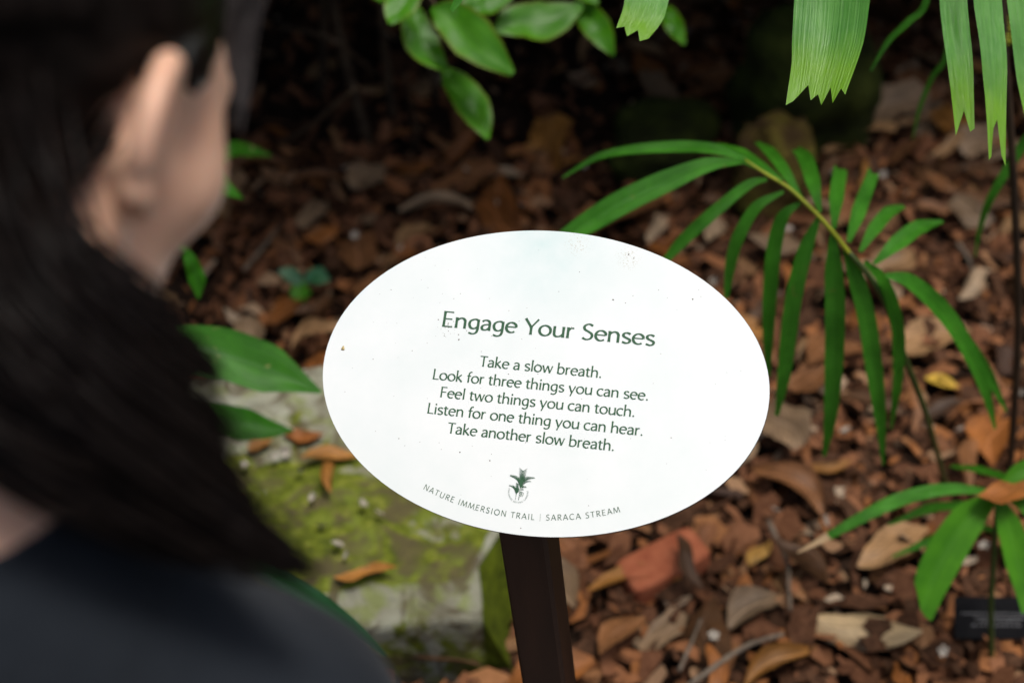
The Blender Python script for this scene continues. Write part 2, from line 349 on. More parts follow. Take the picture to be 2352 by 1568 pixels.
# ---- palm emblem with its ring of lettering; E(px, py) are pixels of a close view of the emblem
def E(px, py, z=.0003):
    X, Y = 1980 + px / 8.71, 1860 + py / 8.71; r_ = ray(X * .5742, Y * .5742)
    t_ = (SO - CAM).dot(SZ) / r_.dot(SZ); return CAM + r_ * t_ + SZ * z
ev, ef = [], []; zl = [0]
def em_poly(pts, n2):
    zl[0] += 1; b_ = len(ev); z = .0003 + .00001 * (zl[0] % 23)
    for p in pts: ev.append(E(p[0], p[1], z))
    n = n2; ef.extend([(b_ + i, b_ + i + 1, b_ + 2 * n - 2 - i, b_ + 2 * n - 1 - i) for i in range(n - 1)])
def em_stroke(pts, w0, w1, n=10):
    Q = crom(np.array(pts, float), n); T = np.gradient(Q, axis=0); T /= np.linalg.norm(T, axis=1, keepdims=True); Nn = np.stack([-T[:, 1], T[:, 0]], 1)
    W = np.linspace(w0, w1, n); W[-1] = max(W[-1], .5)
    em_poly([q + m * w_ / 2 for q, m, w_ in zip(Q, Nn, W)] + [q - m * w_ / 2 for q, m, w_ in zip(Q[::-1], Nn[::-1], W[::-1])], n)
def frond(mid, leaf, n, w=13, w0=16, w1=5):
    Q = crom(np.array(mid, float), n + 2); em_stroke(mid, w0, w1, 14)
    for i in range(1, n + 1):
        u = i / (n + 1)
        for d0, l0, d1, l1 in leaf:
            a = rad(d0 + (d1 - d0) * u); l = (l0 + (l1 - l0) * u) * 1.6
            em_stroke([tuple(Q[i]), (Q[i][0] + math.cos(a) * l, Q[i][1] - math.sin(a) * l)], w * 1.5, 6, 4)
frond([(885, 790), (930, 560), (955, 400), (985, 170)], [(128, 60, 135, 120), (40, 60, 32, 120)], 14, 16)
frond([(885, 790), (830, 610), (720, 470), (520, 372)], [(62, 160, 105, 30), (80, 130, 90, 25)], 22, 14)
frond([(890, 790), (1000, 600), (1160, 490), (1410, 450)], [(118, 170, 110, 25), (100, 120, 125, 25)], 22, 14)
frond([(890, 790), (1000, 660), (1120, 585), (1270, 570)], [(115, 90, 110, 20)], 14, 12)
frond([(920, 800), (1000, 775), (1115, 772)], [(80, 60, 120, 30)], 9, 10, 9, 4)
frond([(908, 876), (960, 858), (1015, 855)], [(90, 40, 120, 15)], 5, 9, 8, 4)
frond([(745, 1000), (785, 850), (805, 625)], [(130, 60, 135, 60), (50, 45, 40, 30)], 12, 13)
frond([(745, 1000), (690, 860), (620, 770), (485, 710)], [(60, 110, 105, 20), (85, 90, 95, 20)], 16, 12)
frond([(750, 985), (800, 930), (835, 915)], [(70, 70, 90, 90)], 6, 14, 14, 8)
em_poly([(860, 700), (815, 580), (820, 500), (880, 520)] + [(1040, 490), (1010, 560), (950, 660), (890, 790)], 4)
em_poly([(700, 880), (680, 800), (740, 790)] + [(850, 820), (830, 920), (745, 1000)], 3)
em_stroke([(885, 780), (870, 930)], 26, 24, 4)
for a_, b_ in (((862, 950), (858, 1000)), ((856, 1022), (848, 1062)), ((845, 1085), (838, 1130)), ((834, 1150), (824, 1197)), ((822, 1210), (820, 1218))): em_stroke([a_, b_], 24, 24, 3)
em_stroke([(745, 1000), (730, 1110)], 20, 14, 4)
for a_, b_ in (((728, 1130), (722, 1160)), ((718, 1172), (714, 1200))): em_stroke([a_, b_], 16, 16, 3)
for x_ in ((866, 950, 900, 938, 876, 1085), (900, 940, 935, 950, 912, 1090), (905, 940, 990, 940, 958, 1085)):
    em_stroke([(x_[0], x_[1]), ((x_[0] + x_[2]) / 2, 935), (x_[2] - 2, x_[3] + 30), (x_[4] + (10 if x_[4] > 930 else 0), x_[5])], 8, 20, 12)
obj('palm_emblem', ev, ef, ink, sign, smooth=False)
k = 55 / 70; R_ = 375; tx = 'SINGAPORE BOTANIC GARDENS'
def ring(X, Y, z):
    a = rad(205) - X * k / R_; r_ = R_ - Y * k
    return E(812 + .95 * r_ * math.cos(a), 945 + r_ * math.sin(a), z)
sweep = rad(215) * R_ / k; trk = (sweep - text_width(tx)) / (len(tx) - 1)
vs, fs = text_mesh(tx, ring, 9, 5, trk); obj('emblem_lettering', vs, fs, ink, sign, smooth=False)
# dirt flecks stuck to the paint
vs, fs = [], []
def add_fleck(x, y, r_):
    b_ = len(vs); m_ = 7; vs.append(sp(x, y, r_ * .7 + .0003))
    for i in range(m_): q_ = r_ * (.6 + .8 * random.random()); vs.append(sp(x + q_ * math.cos(i * 2 * math.pi / m_), y + q_ * math.sin(i * 2 * math.pi / m_), .00005))
    fs.extend([(b_, b_ + 1 + (i + 1) % m_, b_ + 1 + i) for i in range(m_)])
while len(vs) < 8 * 95:
    x, y = random.uniform(-SA, SA), random.uniform(-SB, SB)
    if (x / SA) ** 2 + (y / SB) ** 2 < .93: add_fleck(x, y, random.choice([.0002, .00025, .0003, .0004]))
for i in range(26): add_fleck(-.082 + random.gauss(0, .006), -.034 + random.gauss(0, .005), random.choice([.0002, .0003, .0005]))
for x, y, r_ in ((.0502, -.0703, .0007), (.058, -.109, .0006), (.0625, -.106, .0005), (-.07, -.026, .0006), (-.036, -.034, .0006), (.113, -.076, .0006), (-.03, .069, .0006), (-.055, .065, .0005)): add_fleck(x, y, r_)
tag(obj('dirt_flecks', vs, fs, fleck, sign), kind='stuff')
# post: square tube under the panel, bracket plate between
PX = Vector((SX.x, SX.y, 0)).normalized(); PY = Vector((-PX.y, PX.x, 0))
def box_between(c0, z0, z1, hx, hy, bev=.003):
    out = []
    pr = [(-hx + bev, -hy), (hx - bev, -hy), (hx, -hy + bev), (hx, hy - bev), (hx - bev, hy), (-hx + bev, hy), (-hx, hy - bev), (-hx, -hy + bev)]
    v = [c0 + PX * a + PY * b_ + Vector((0, 0, z)) for z in z0 for a, b_ in pr]
    return v, pr
hx = .0195
pr = [(-hx + .003, -hx), (hx - .003, -hx), (hx, -hx + .003), (hx, hx - .003), (hx - .003, hx), (-hx + .003, hx), (-hx, hx - .003), (-hx, -hx + .003)]
vs = []
def under(a, b_):                                                  # height of the panel's underside above a plan point
    p = Vector((PB.x, PB.y, 0)) + PX * a + PY * b_
    return ((SO - SZ * (STH + .0055) - p).dot(SZ)) / SZ.z
for lv in range(9):
    for a, b_ in pr:
        p = SROOT + PX * a + PY * b_; top = under(a, b_); z = -.05 + (top + .05) * lv / 8; p = p - PX * (LEAN * z); vs.append(Vector((p.x, p.y, z)))
fs = [(l * 8 + i, l * 8 + (i + 1) % 8, (l + 1) * 8 + (i + 1) % 8, (l + 1) * 8 + i) for l in range(8) for i in range(8)] + [tuple(range(64, 72))]
obj('post', vs, fs, postm, sign, smooth=False)
vs = []; cx_, cy_ = (PB - SO).dot(SX), -(PB - SO).dot(SY)
for z_ in (-STH - .0003, -STH - .005):
    for a, b_ in ((-.045, -.03), (.045, -.03), (.045, .022), (-.045, .022)): vs.append(sp(cx_ + a, cy_ + b_ - .005, z_))
obj('bracket_plate', vs, [(0, 1, 2, 3), (7, 6, 5, 4), (0, 4, 5, 1), (1, 5, 6, 2), (2, 6, 7, 3), (3, 7, 4, 0)], postm, sign, smooth=False)
# tan speck of dried gall stuck near the left rim
vs, fs = [], []
for i in range(5):
    for j in range(10):
        th = math.pi * .5 * i / 4; q_ = 2 * math.pi * j / 10; r_ = .0014 * math.sin(th + .02) * (1 + .25 * math.sin(3 * q_))
        vs.append(sp(-.1654 + r_ * math.cos(q_), -.0095 + 1.4 * r_ * math.sin(q_), .0001 + .0011 * math.cos(th)))
fs = [(i * 10 + j, i * 10 + (j + 1) % 10, (i + 1) * 10 + (j + 1) % 10, (i + 1) * 10 + j) for i in range(4) for j in range(10)]
tag(obj('insect_egg', vs, fs, simple('tan_husk', [(.3, (.35, .24, .08)), (.7, (.6, .5, .25))], 900, .7), None, origin=sp(-.1654, -.0095)), 'tiny tan insect egg stuck near the left rim of the oval sign', 'insect egg')
# ================================================================ PLANTS
palm_g = green('palm_green', (.024, .14, .007), (.078, .33, .024), .3, 26, trans=.42, scar=(70, .7, (.2, .2, .04)), spec=.32, vb=.6)
palm_hi = green('palm_green_glossy', (.06, .26, .03), (.17, .47, .085), .33, 30, trans=.45, vb=.6, tip=(.80, (.2, .46, .02)), tipw=.2)
palm_yg = green('palm_green_bright', (.03, .15, .003), (.07, .26, .006), .5, 18, trans=.35, spec=.2)
rach_m = simple('rachis_yellow_green', [(.3, (.2, .24, .01)), (.7, (.34, .36, .02))], 40, .5)
petiole_m = simple('petiole_green', [(.3, (.03, .06, .012)), (.7, (.06, .09, .02))], 30, .5)
cane_m = simple('cane_brown', [(.3, (.022, .014, .009)), (.7, (.06, .036, .02))], 35, .6)
dry_tip = simple('dry_tip', [(.3, (.25, .16, .08)), (.7, (.42, .3, .17))], 60, .8)
def pv(l, d0, d1):                                                # photo sight-line points with depth running d0 -> d1
    n = len(l); return [V(x, y, d0 + (d1 - d0) * i / (n - 1)) for i, (x, y) in enumerate(l)]
def c3(l): return [(1263.2 + x * .476, y * .476) for x, y in l]
def c6(l): return [(1263.2 + x * .524, 746.5 + y * .524) for x, y in l]
def px2m(p, d): return p * d / FPX
TOCAM = (-FWD + Vector((0, 0, .55))).normalized()
# ---- young feather palm behind the sign
d0 = 1.52
base = G(2185, 1128)
pr_ = thing('palm_seedling', Vector((base.x, base.y, 0)), 'young feather palm with one arching frond of narrow leaflets behind the sign', 'palm')
RP = [(1712, 368), (1760, 400), (1812, 432), (1870, 486), (1912, 532), (1950, 580), (1992, 628), (2035, 700), (2085, 840)]
RD = [1.56, 1.555, 1.55, 1.545, 1.545, 1.55, 1.56, 1.60, 1.70]
rp = [V(x, y, d) for (x, y), d in zip(RP, RD)]
vs, fs = tube(rp[:7], [.0014, .002, .0025, .003], 6, 30); obj('rachis', vs, fs, rach_m, pr_)
vs, fs = tube(rp[5:] + [V(2130, 960, 1.83), base + Vector((0, 0, -.02))], [.0029, .0035, .0042], 6, 24); obj('petiole', vs, fs, petiole_m, pr_)
LEAF = [  # centre line (photo pixels), half width px along it, depth start, depth end, blunt teeth
 ([(1712, 372), (1630, 378), (1530, 418), (1430, 466), (1358, 508), (1296, 545)], [6, 28, 44, 48, 44, 30], 1.56, 1.60, [.004, .0, .007, -.004, .006, 0]),
 ([(1716, 368), (1640, 343), (1560, 338), (1455, 344), (1370, 362), (1292, 408)], [5, 15, 16, 13, 9, 2], 1.56, 1.68, None),
 ([(1762, 412), (1720, 424), (1654, 476), (1600, 524), (1560, 562), (1515, 615)], [4, 12, 15, 16, 14, 6], 1.555, 1.61, None),
 ([(1800, 440), (1740, 474), (1700, 538), (1680, 600), (1668, 685)], [4, 14, 16, 14, 6], 1.55, 1.62, None),
 ([(1838, 465), (1797, 500), (1777, 571), (1768, 666), (1764, 760), (1764, 865)], [4, 15, 18, 18, 15, 6], 1.55, 1.66, None),
 ([(1880, 500), (1850, 571), (1825, 666), (1812, 750), (1800, 860), (1784, 955)], [5, 18, 21, 22, 18, 5], 1.545, 1.66, None),
 ([(1913, 536), (1915, 620), (1918, 710), (1916, 820), (1908, 950), (1893, 1048)], [6, 21, 23, 22, 16, 4], 1.545, 1.68, None),
 ([(1940, 568), (1966, 640), (1990, 730), (2008, 850), (2022, 960), (2029, 1068)], [6, 19, 21, 20, 14, 3], 1.55, 1.70, None),
 ([(1985, 602), (2022, 640), (2048, 700), (2062, 780), (2060, 880), (2046, 985)], [6, 17, 21, 21, 15, 4], 1.555, 1.72, None),
 ([(2034, 632), (2090, 648), (2160, 710), (2215, 790), (2260, 890), (2286, 985)], [6, 20, 25, 22, 16, 4], 1.56, 1.70, None),
 ([(2190, 745), (2230, 790), (2270, 860), (2312, 945)], [4, 10, 13, 3], 1.625, 1.69, None),
 ([(1757, 398), (1700, 362), (1660, 338), (1626, 330)], [3, 10, 10, 3], 1.555, 1.64, None),
 ([(1797, 415), (1748, 380), (1700, 346), (1658, 331)], [4, 12, 13, 5], 1.55, 1.65, None),
 ([(1841, 456), (1800, 390), (1766, 347), (1738, 327)], [4, 14, 15, 6], 1.548, 1.66, None),
 ([(1884, 488), (1868, 420), (1850, 365), (1828, 342)], [4, 17, 18, 10], 1.545, 1.65, None),
 ([(1915, 525), (1920, 455), (1930, 388)], [5, 18, 17], 1.545, 1.64, [.002, 0, .004, 0]),
 ([(1948, 556), (1970, 490), (2005, 397)], [5, 18, 15], 1.55, 1.65, [.004, 0, .003]),
 ([(1976, 578), (2010, 524), (2044, 486), (2078, 474)], [5, 16, 16, 6], 1.555, 1.66, None),
 ([(2008, 606), (2062, 558), (2112, 522), (2166, 508)], [5, 20, 20, 4], 1.56, 1.66, None)]
for i, (l, W, a, e, th) in enumerate(LEAF):
    n = len(l); P = [V(x, y, a + (e - a) * (j / (n - 1)) ** 1.4) for j, (x, y) in enumerate(l)]
    up = TOCAM + RGT * .25 * math.sin(i * 1.7)
    vs, fs, uv = ribbon(P, [px2m(q * (.62 if i == 0 else .98), (a + e) / 2) for q in W], up, 24, 9 if th else 5, .35, th, seed=i)
    obj('leaflet', vs, fs, palm_g, pr_, uv=uv)
# ---- tall cane palm at the right: cane from the litter, frond arching forward above the frame, blunt leaflets hanging in
cb = G(2317, 1150)
pt = thing('cane_palm', Vector((cb.x, cb.y, 0)), 'slender dark cane palm with pale green blunt toothed leaflets hanging from above', 'palm')
CP = [cb + Vector((0, 0, -.03)), V(2329, 956, 1.98), V(2339, 746, 1.86), V(2335, 560, 1.77), V(2322, 320, 1.66), V(2308, 120, 1.58), V(2296, -120, 1.50), V(2280, -420, 1.42)]
vs, fs = tube(CP, [.0058, .0052, .0046, .0040], 8, 50); obj('cane', vs, fs, cane_m, pt)
FP = [CP[-1], V(2230, -520, 1.30), V(2050, -470, 1.22), V(1850, -380, 1.20), V(1650, -300, 1.22), V(1470, -215, 1.26)]
vs, fs = tube(FP, [.0042, .003, .002, .0013], 6, 40); obj('rachis', vs, fs, rach_m, pt)
HANG = [
 ([(1920, -405), (1925, -250), (1917, -60), (1902, 100), (1880, 205)], [18, 70, 92, 84, 66], 1.205, 1.16, [.006, .0, .013, -.002, .014, .004, .010, -.004, .004, .012, .016], palm_hi),
 ([(1530, -245), (1515, -150), (1500, -60), (1480, 20), (1455, 72)], [10, 36, 46, 50, 38], 1.25, 1.22, [.0, .006, -.003, .007, .0, .006], palm_hi),
 ([(2165, -500), (2180, -250), (2190, 0), (2206, 150), (2216, 285)], [8, 26, 31, 28, 21], 1.25, 1.19, [.006, .008, -.012, -.002, .009], palm_hi),
 ([(2240, -510), (2255, -250), (2268, 0), (2283, 160), (2288, 330)], [9, 32, 37, 31, 20], 1.27, 1.21, [.020, .010, -.022, -.014, .012, .016], palm_hi),
 ([(2300, -420), (2318, -200), (2338, 0), (2362, 180), (2385, 360)], [8, 26, 31, 30, 16], 1.30, 1.24, [.0, .008, 0, .01], palm_hi),
 ([(1060, -250), (1070, -150), (1058, -20), (1037, 26)], [4, 12, 12, 5], 1.24, 1.22, None, palm_g)]
for i, (l, W, a, e, th, m_) in enumerate(HANG):
    P = pv(l, a, e)
    up = TOCAM + RGT * (-.5 if i in (0, 2) else .25)
    vs, fs, uv = ribbon(P, [px2m(q, (a + e) / 2) for q in W], up, 26, 21 if th else 5, .12, th, wav=.002, seed=i + 30)
    obj('leaflet', vs, fs, m_, pt, uv=uv)
for l, W, a, e in (([(2130, -160), (2128, 0), (2085, 52), (2040, 96), (2000, 163)], [5, 8, 9, 7, 2], 1.52, 1.60), ([(2190, -120), (2178, 110), (2140, 180), (2112, 250), (2096, 322)], [3, 6, 6, 5, 1], 1.75, 1.88), ([(2420, 250), (2352, 330), (2277, 452), (2252, 520), (2239, 590)], [9, 12, 10, 7, 2], 1.70, 1.84)):
    vs, fs, uv = ribbon(pv(l, a, e), [px2m(q, a) for q in W], TOCAM, 20, 5, .3); obj('leaflet', vs, fs, palm_g, pt, uv=uv)
vs, fs = [], []
for yy in (44, 58, 70, 84, 92, 99):                              # pale tendril rings looped round the upper cane
    P = [V(2313 + 11 * math.cos(q), yy + 4.5 * math.sin(q), 1.565 + .004 * math.sin(q)) for q in np.linspace(0, 6.28, 12)]
    a_, b_ = tube(P, .0007, 5, 20, len(vs)); vs += a_; fs += b_
obj('tendril', vs, fs, rach_m, pt)
# ---- low palm at lower right
hb = V(2292, 1130, 1.72); lb = G(2283, 1530)
pl = thing('low_palm', Vector((lb.x, lb.y, 0)), 'low young palm with bright green strap leaves beside the black plant label', 'palm')
vs, fs = tube([lb + Vector((0, 0, -.02)), V(2276, 1400, 1.82), V(2283, 1270, 1.765), hb], [.0042, .0034, .003], 6, 20); obj('stem', vs, fs, petiole_m, pl)
LOW = [
 ([(2292, 1132), (2200, 1122), (2125, 1130), (2050, 1153), (1975, 1190), (1900, 1232), (1832, 1268)], [5, 13, 16, 16, 13, 9, 2], 1.72, 1.70, palm_g, None),
 ([(2284, 1138), (2225, 1190), (2180, 1255), (2146, 1320), (2118, 1392)], [12, 38, 43, 41, 30], 1.715, 1.70, palm_yg, [.012, .010, .004, -.008, -.02]),
 ([(2290, 1140), (2318, 1210), (2338, 1290), (2352, 1360), (2354, 1408)], [10, 30, 31, 20, 8], 1.715, 1.69, palm_yg, None),
 ([(2335, 1108), (2290, 1090), (2240, 1076), (2184, 1070)], [8, 11, 10, 3], 1.74, 1.86, palm_g, None),
 ([(2292, 1218), (2220, 1208), (2150, 1235), (2049, 1278)], [5, 12, 12, 3], 1.78, 1.86, palm_g, None),
 ([(2285, 1150), (2200, 1160), (2130, 1168), (2040, 1205)], [4, 10, 12, 3], 1.76, 1.86, palm_g, None),
 ([(2292, 1128), (2340, 1085), (2400, 1070), (2470, 1100)], [6, 20, 22, 5], 1.72, 1.72, palm_yg, None),
 ([(2292, 1130), (2350, 1150), (2410, 1210), (2460, 1300)], [6, 24, 28, 6], 1.72, 1.70, palm_yg, None)]
for i, (l, W, a, e, m_, th) in enumerate(LOW):
    P = pv(l, a, e)
    vs, fs, uv = ribbon(P, [px2m(q, a) for q in W], TOCAM, 24, 9, .25, th, seed=i + 60)
    L_ = obj('leaf', vs, fs, m_, pl, uv=uv)
    if i == 0:
        L_.data.materials.append(dry_tip)
        for p in L_.data.polygons: p.material_index = 1 if min(p.vertices) // 9 > 18 else 0
# ---- shrub overhanging the back, its lowest leaves in view
shr_g = green('shrub_green', (.03, .14, .003), (.075, .26, .006), .42, 5, trans=.22, mid=(.05, .17, .01), tip=(1.09, (.45, .33, .2)), spec=.3, rim=(.13, .19, .01))
shr_t = green('shrub_green_scorched', (.03, .14, .003), (.075, .26, .006), .42, 5, trans=.22, mid=(.05, .17, .01), tip=(1.0, (.5, .38, .26)), spec=.3, rim=(.15, .19, .01))
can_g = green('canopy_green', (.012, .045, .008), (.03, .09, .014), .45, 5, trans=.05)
bark = simple('shrub_bark', [(.3, (.03, .02, .014)), (.7, (.11, .075, .045))], 25, .9, .2, .6, 60, .008)
sb_ = G(850, 330); sb_ = Vector((sb_.x, sb_.y, 0))
sh = thing('leafy_shrub', sb_, 'leafy shrub with glossy oval leaves hanging over the dark back of the bed', 'shrub')
SHL = [
 ([(962, -70), (940, -20), (915, 20), (897, 56)], [6, 34, 38, 6], 1.95, 1.92, shr_t),
 ([(950, 5), (952, 50), (975, 110), (1026, 164)], [4, 34, 44, 5], 2.02, 1.99, shr_t),
 ([(990, 20), (1040, 45), (1100, 100), (1178, 170)], [5, 44, 52, 7], 1.97, 1.93, shr_t),
 ([(1018, 155), (1055, 200), (1092, 255), (1121, 320)], [5, 36, 40, 4], 2.05, 2.0, shr_g),
 ([(1135, 72), (1190, 50), (1260, 48), (1338, 14)], [5, 42, 52, 6], 2.0, 2.03, shr_g),
 ([(1325, -5), (1350, 35), (1380, 75), (1410, 128)], [5, 30, 32, 3], 2.06, 2.02, shr_g),
 ([(1040, 30), (1085, 15), (1130, 5), (1190, -20)], [5, 26, 30, 5], 1.96, 1.98, shr_g),
 ([(1518, 10), (1535, 35), (1552, 65), (1572, 104)], [4, 20, 22, 3], 2.1, 2.06, shr_g),
 ([(900, -120), (860, -70), (875, -30), (880, 5)], [5, 40, 44, 6], 1.98, 1.95, shr_g),
 ([(1250, -90), (1300, -50), (1340, -20), (1372, 10)], [5, 34, 36, 5], 2.05, 2.03, shr_g)]
for i, (l, W, a, e, m_) in enumerate(SHL):
    P = pv(l, a, e); W = [px2m(q, a) for q in W]
    Wn = [W[0], W[1] * .85, W[1] * 1.05, W[2] * 1.02, W[2] * .72, W[3]]
    up = TOCAM + RGT * .4 * math.sin(i * 2.3)
    vs, fs, uv = ribbon(P, Wn, up, 24, 9, .2, wav=.004, seed=i + 90); obj('leaf', vs, fs, m_, sh, uv=uv)
def ftop(x, y):                                                   # height of the frame's upper edge over a plan point
    n = ray(1176, -40).cross(RGT); return CAMH + (-(n.x * x + n.y * y)) / n.z
def leaf_cloud(cands, size, seedk):
    parts = []
    for (x, y, z) in cands:
        a = random.uniform(0, 6.28); dn = random.uniform(-.9, .2); d = Vector((math.cos(a), math.sin(a), dn)).normalized(); L = size * random.uniform(.7, 1.25)
        P0 = Vector((x, y, z)); up = Vector((random.gauss(0, .35), random.gauss(0, .35), 1))
        parts.append(ribbon([P0, P0 + d * L * .5 + Vector((0, 0, .012)), P0 + d * L - Vector((0, 0, .02))], [.008, L * .2, L * .24, L * .14, .002], up, 7, 3, .2))
    return join(parts)
def fill(n, x0, x1, y0, y1, ztop, gap=.1, keep=None):
    out = []
    while len(out) < n:
        x, y = random.uniform(x0, x1), random.uniform(y0, y1)
        lo = max(ftop(x, y) + gap, .5); hi = ztop
        if hi <= lo: continue
        z = lo + (hi - lo) * random.random() ** 1.3
        if keep is None or keep(x, y, z): out.append((x, y, z))
    return out
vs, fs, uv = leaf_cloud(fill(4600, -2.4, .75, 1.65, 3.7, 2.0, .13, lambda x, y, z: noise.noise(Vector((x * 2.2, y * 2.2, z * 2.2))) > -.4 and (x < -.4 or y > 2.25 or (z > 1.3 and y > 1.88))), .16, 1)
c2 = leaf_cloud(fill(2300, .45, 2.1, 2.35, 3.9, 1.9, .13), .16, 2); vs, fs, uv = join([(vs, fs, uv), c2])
tag(obj('unseen_foliage', vs, fs, can_g, sh, uv=uv), kind='stuff')  # unseen leaves above the frame, massed to shade the back of the bed
for P, r in (([sb_ + Vector((0, 0, -.04)), sb_ + Vector((-.03, .02, .35)), sb_ + Vector((.04, -.02, .8)), sb_ + Vector((-.1, 0, 1.6))], [.011, .009, .006]),
             ([G(905, 300, -.03), G(905, 300) + Vector((.02, .02, .4)), G(905, 300) + Vector((.15, -.05, .9)), G(905, 300) + Vector((.3, -.2, 1.5))], [.009, .007, .005]),
             ([G(740, 240, -.03), G(740, 240) + Vector((.05, -.05, .4)), G(740, 240) + Vector((-.05, -.1, 1.0)), G(740, 240) + Vector((-.2, -.3, 1.7))], [.01, .008, .005]),
             ([G(1010, 250, -.03), G(1010, 250) + Vector((-.02, -.1, .4)), V(1020, -20, 2.05), V(960, -160, 1.98)], [.009, .006, .004]),
             ([V(980, -140, 2.0), V(985, -20, 1.99), V(1000, 18, 1.985), V(1022, 150, 2.04)], [.004, .003, .002]),
             ([V(960, -160, 1.98), V(1150, -60, 2.0), V(1320, -20, 2.05), V(1500, -15, 2.08)], [.005, .004, .002])):
    vs, fs = tube(P, r, 7, 24, jitter=.15); obj('stem', vs, fs, bark, sh)
for i, (x, y, rx, ry, zt, n, lb_) in enumerate(((-1.7, 4.6, 1.5, .9, 2.7, 900, 'unseen shrub added at the far left behind the bed for shade'), (.5, 5.2, 1.5, .9, 2.4, 800, 'unseen shrub added at the far centre behind the bed for shade'), (2.6, 4.9, 1.3, 1.0, 2.2, 700, 'unseen shrub added at the far right behind the bed for shade'), (-2.9, 2.2, .9, 1.3, 2.6, 800, 'unseen shrub added at the left side of the bed for shade'), (-2.4, -3.6, 1.6, .8, 3.4, 900, 'unseen tall shrub added across the path on the left to block sky'), (.6, -4.0, 1.6, .8, 3.0, 900, 'unseen tall shrub added across the path in the middle to block sky'), (3.4, -3.2, 1.5, .9, 3.2, 900, 'unseen tall shrub added across the path on the right to block sky'), (3.6, 1.6, .9, 1.6, 2.6, 900, 'unseen shrub added at the right side of the bed for shade'))):
    q = thing('unseen_shade_shrub', Vector((x, y, 0)), lb_, 'shrub', 'unseen shrubs added to cut light around the bed')  # added shrubs out of view that cut sky light on the bed
    C_ = []
    while len(C_) < n:
        a, b_, c_ = random.uniform(-1, 1), random.uniform(-1, 1), random.random()
        if a * a + b_ * b_ + (c_ * 1.0) ** 2 < 1.1:
            X, Y, Z = x + a * rx, y + b_ * ry, .05 + c_ * zt
            if Z > ftop(X, Y) + .15 or Y > 3.9 or X < -2.0 or Y < -2 or X > 2.6: C_.append((X, Y, Z))
    vs, fs, uv = leaf_cloud(C_, .3, i); tag(obj('unseen_foliage', vs, fs, can_g, q, uv=uv), kind='stuff')
    for k_ in range(3):
        vs, fs = tube([(x + .1 * k_, y, -.05), (x + .1 * k_ - .05, y + .05, zt * .4), (x + .3 * (k_ - 1), y, zt * .8)], [.03, .02, .008], 7, 14, jitter=.2); obj('stem', vs, fs, bark, q)
# ---- broad-leaved plant on the left, lying over the stone
big_g = green('broad_leaf_green', (.016, .09, .003), (.036, .17, .006), .5, 9, spec=.2, scar=(38, .66, (.3, .27, .1)), trans=.2, mid=(.05, .15, .03))
dark_g = green('broad_leaf_dark', (.008, .05, .012), (.02, .1, .03), .35, 8, trans=.15)
bb = G(160, 720); bb = Vector((bb.x, bb.y, 0))
bp = thing('broadleaf_plant', bb, 'broad leaved green plant reaching over the mossy stone from the left', 'plant')
BL = [
 ([(250, 800), (380, 800), (500, 810), (620, 850), (738, 900)], [20, 52, 62, 58, 4], 1.72, 1.74, big_g),
 ([(380, 960), (480, 962), (560, 975), (620, 985), (672, 988)], [10, 36, 40, 22, 3], 1.85, 1.86, big_g),
 ([(500, 1250), (625, 1320), (725, 1380), (810, 1440), (885, 1506)], [10, 28, 26, 18, 4], 1.5, 1.58, dark_g),
 ([(400, 560), (425, 575), (442, 610), (453, 645), (457, 686)], [3, 8, 18, 20, 2], 1.84, 1.88, big_g),
 ([(380, 420), (440, 400), (490, 412), (525, 436), (558, 457)], [4, 20, 26, 17, 1], 1.85, 1.9, big_g),
 ([(440, 460), (480, 390), (530, 345), (570, 345), (624, 358)], [3, 10, 20, 18, 3], 2.25, 2.35, big_g)]
for i, (l, W, a, e, m_) in enumerate(BL):
    vs, fs, uv = ribbon(pv(l, a, e), [px2m(q, a) for q in W], TOCAM + RGT * (.2 if i != 0 else .1), 26, 7, .22, wav=.004, seed=i + 120)
    obj('leaf', vs, fs, m_, bp, uv=uv)
for P in ([bb + Vector((0, 0, -.02)), V(180, 850, 1.74), V(250, 800, 1.72)], [bb, V(300, 980, 1.86), V(380, 960, 1.85)], [bb, V(380, 1150, 1.6), V(480, 1260, 1.5)], [bb, V(240, 700, 1.84), V(380, 420, 1.85)], [bb, V(330, 620, 2.1), V(440, 460, 2.25)], [bb, V(260, 800, 1.85), V(330, 620, 1.84), V(400, 560, 1.84)]):
    vs, fs = tube(P, [.004, .003, .002], 6, 16); obj('stem', vs, fs, petiole_m, bp)
# ---- seedling with three rounded leaves
se_g = green('seedling_green', (.02, .1, .035), (.05, .19, .08), .35, 4, trans=.2)
sg = G(695, 690); sd = thing('seedling', Vector((sg.x, sg.y, 0)), 'tiny seedling with three rounded bluish green leaves in the litter', 'seedling')
for i, (l, W) in enumerate((([(697, 655), (680, 640), (662, 628), (640, 622)], [3, 16, 18, 3]), ([(700, 650), (715, 636), (732, 635), (756, 645)], [3, 18, 24, 5]), ([(694, 645), (690, 660), (690, 676), (692, 694)], [4, 20, 24, 6]))):
    d_ = (sg - CAM).dot(FWD) - .05; vs, fs, uv = ribbon(pv(l, d_, d_ - .01), [px2m(q, d_) for q in W], TOCAM, 16, 7, .15); obj('leaf', vs, fs, se_g if i < 2 else palm_yg, sd, uv=uv)
vs, fs = tube([sg, V(697, 652, d_)], [.0014, .001], 6, 8); obj('stem', vs, fs, petiole_m, sd)
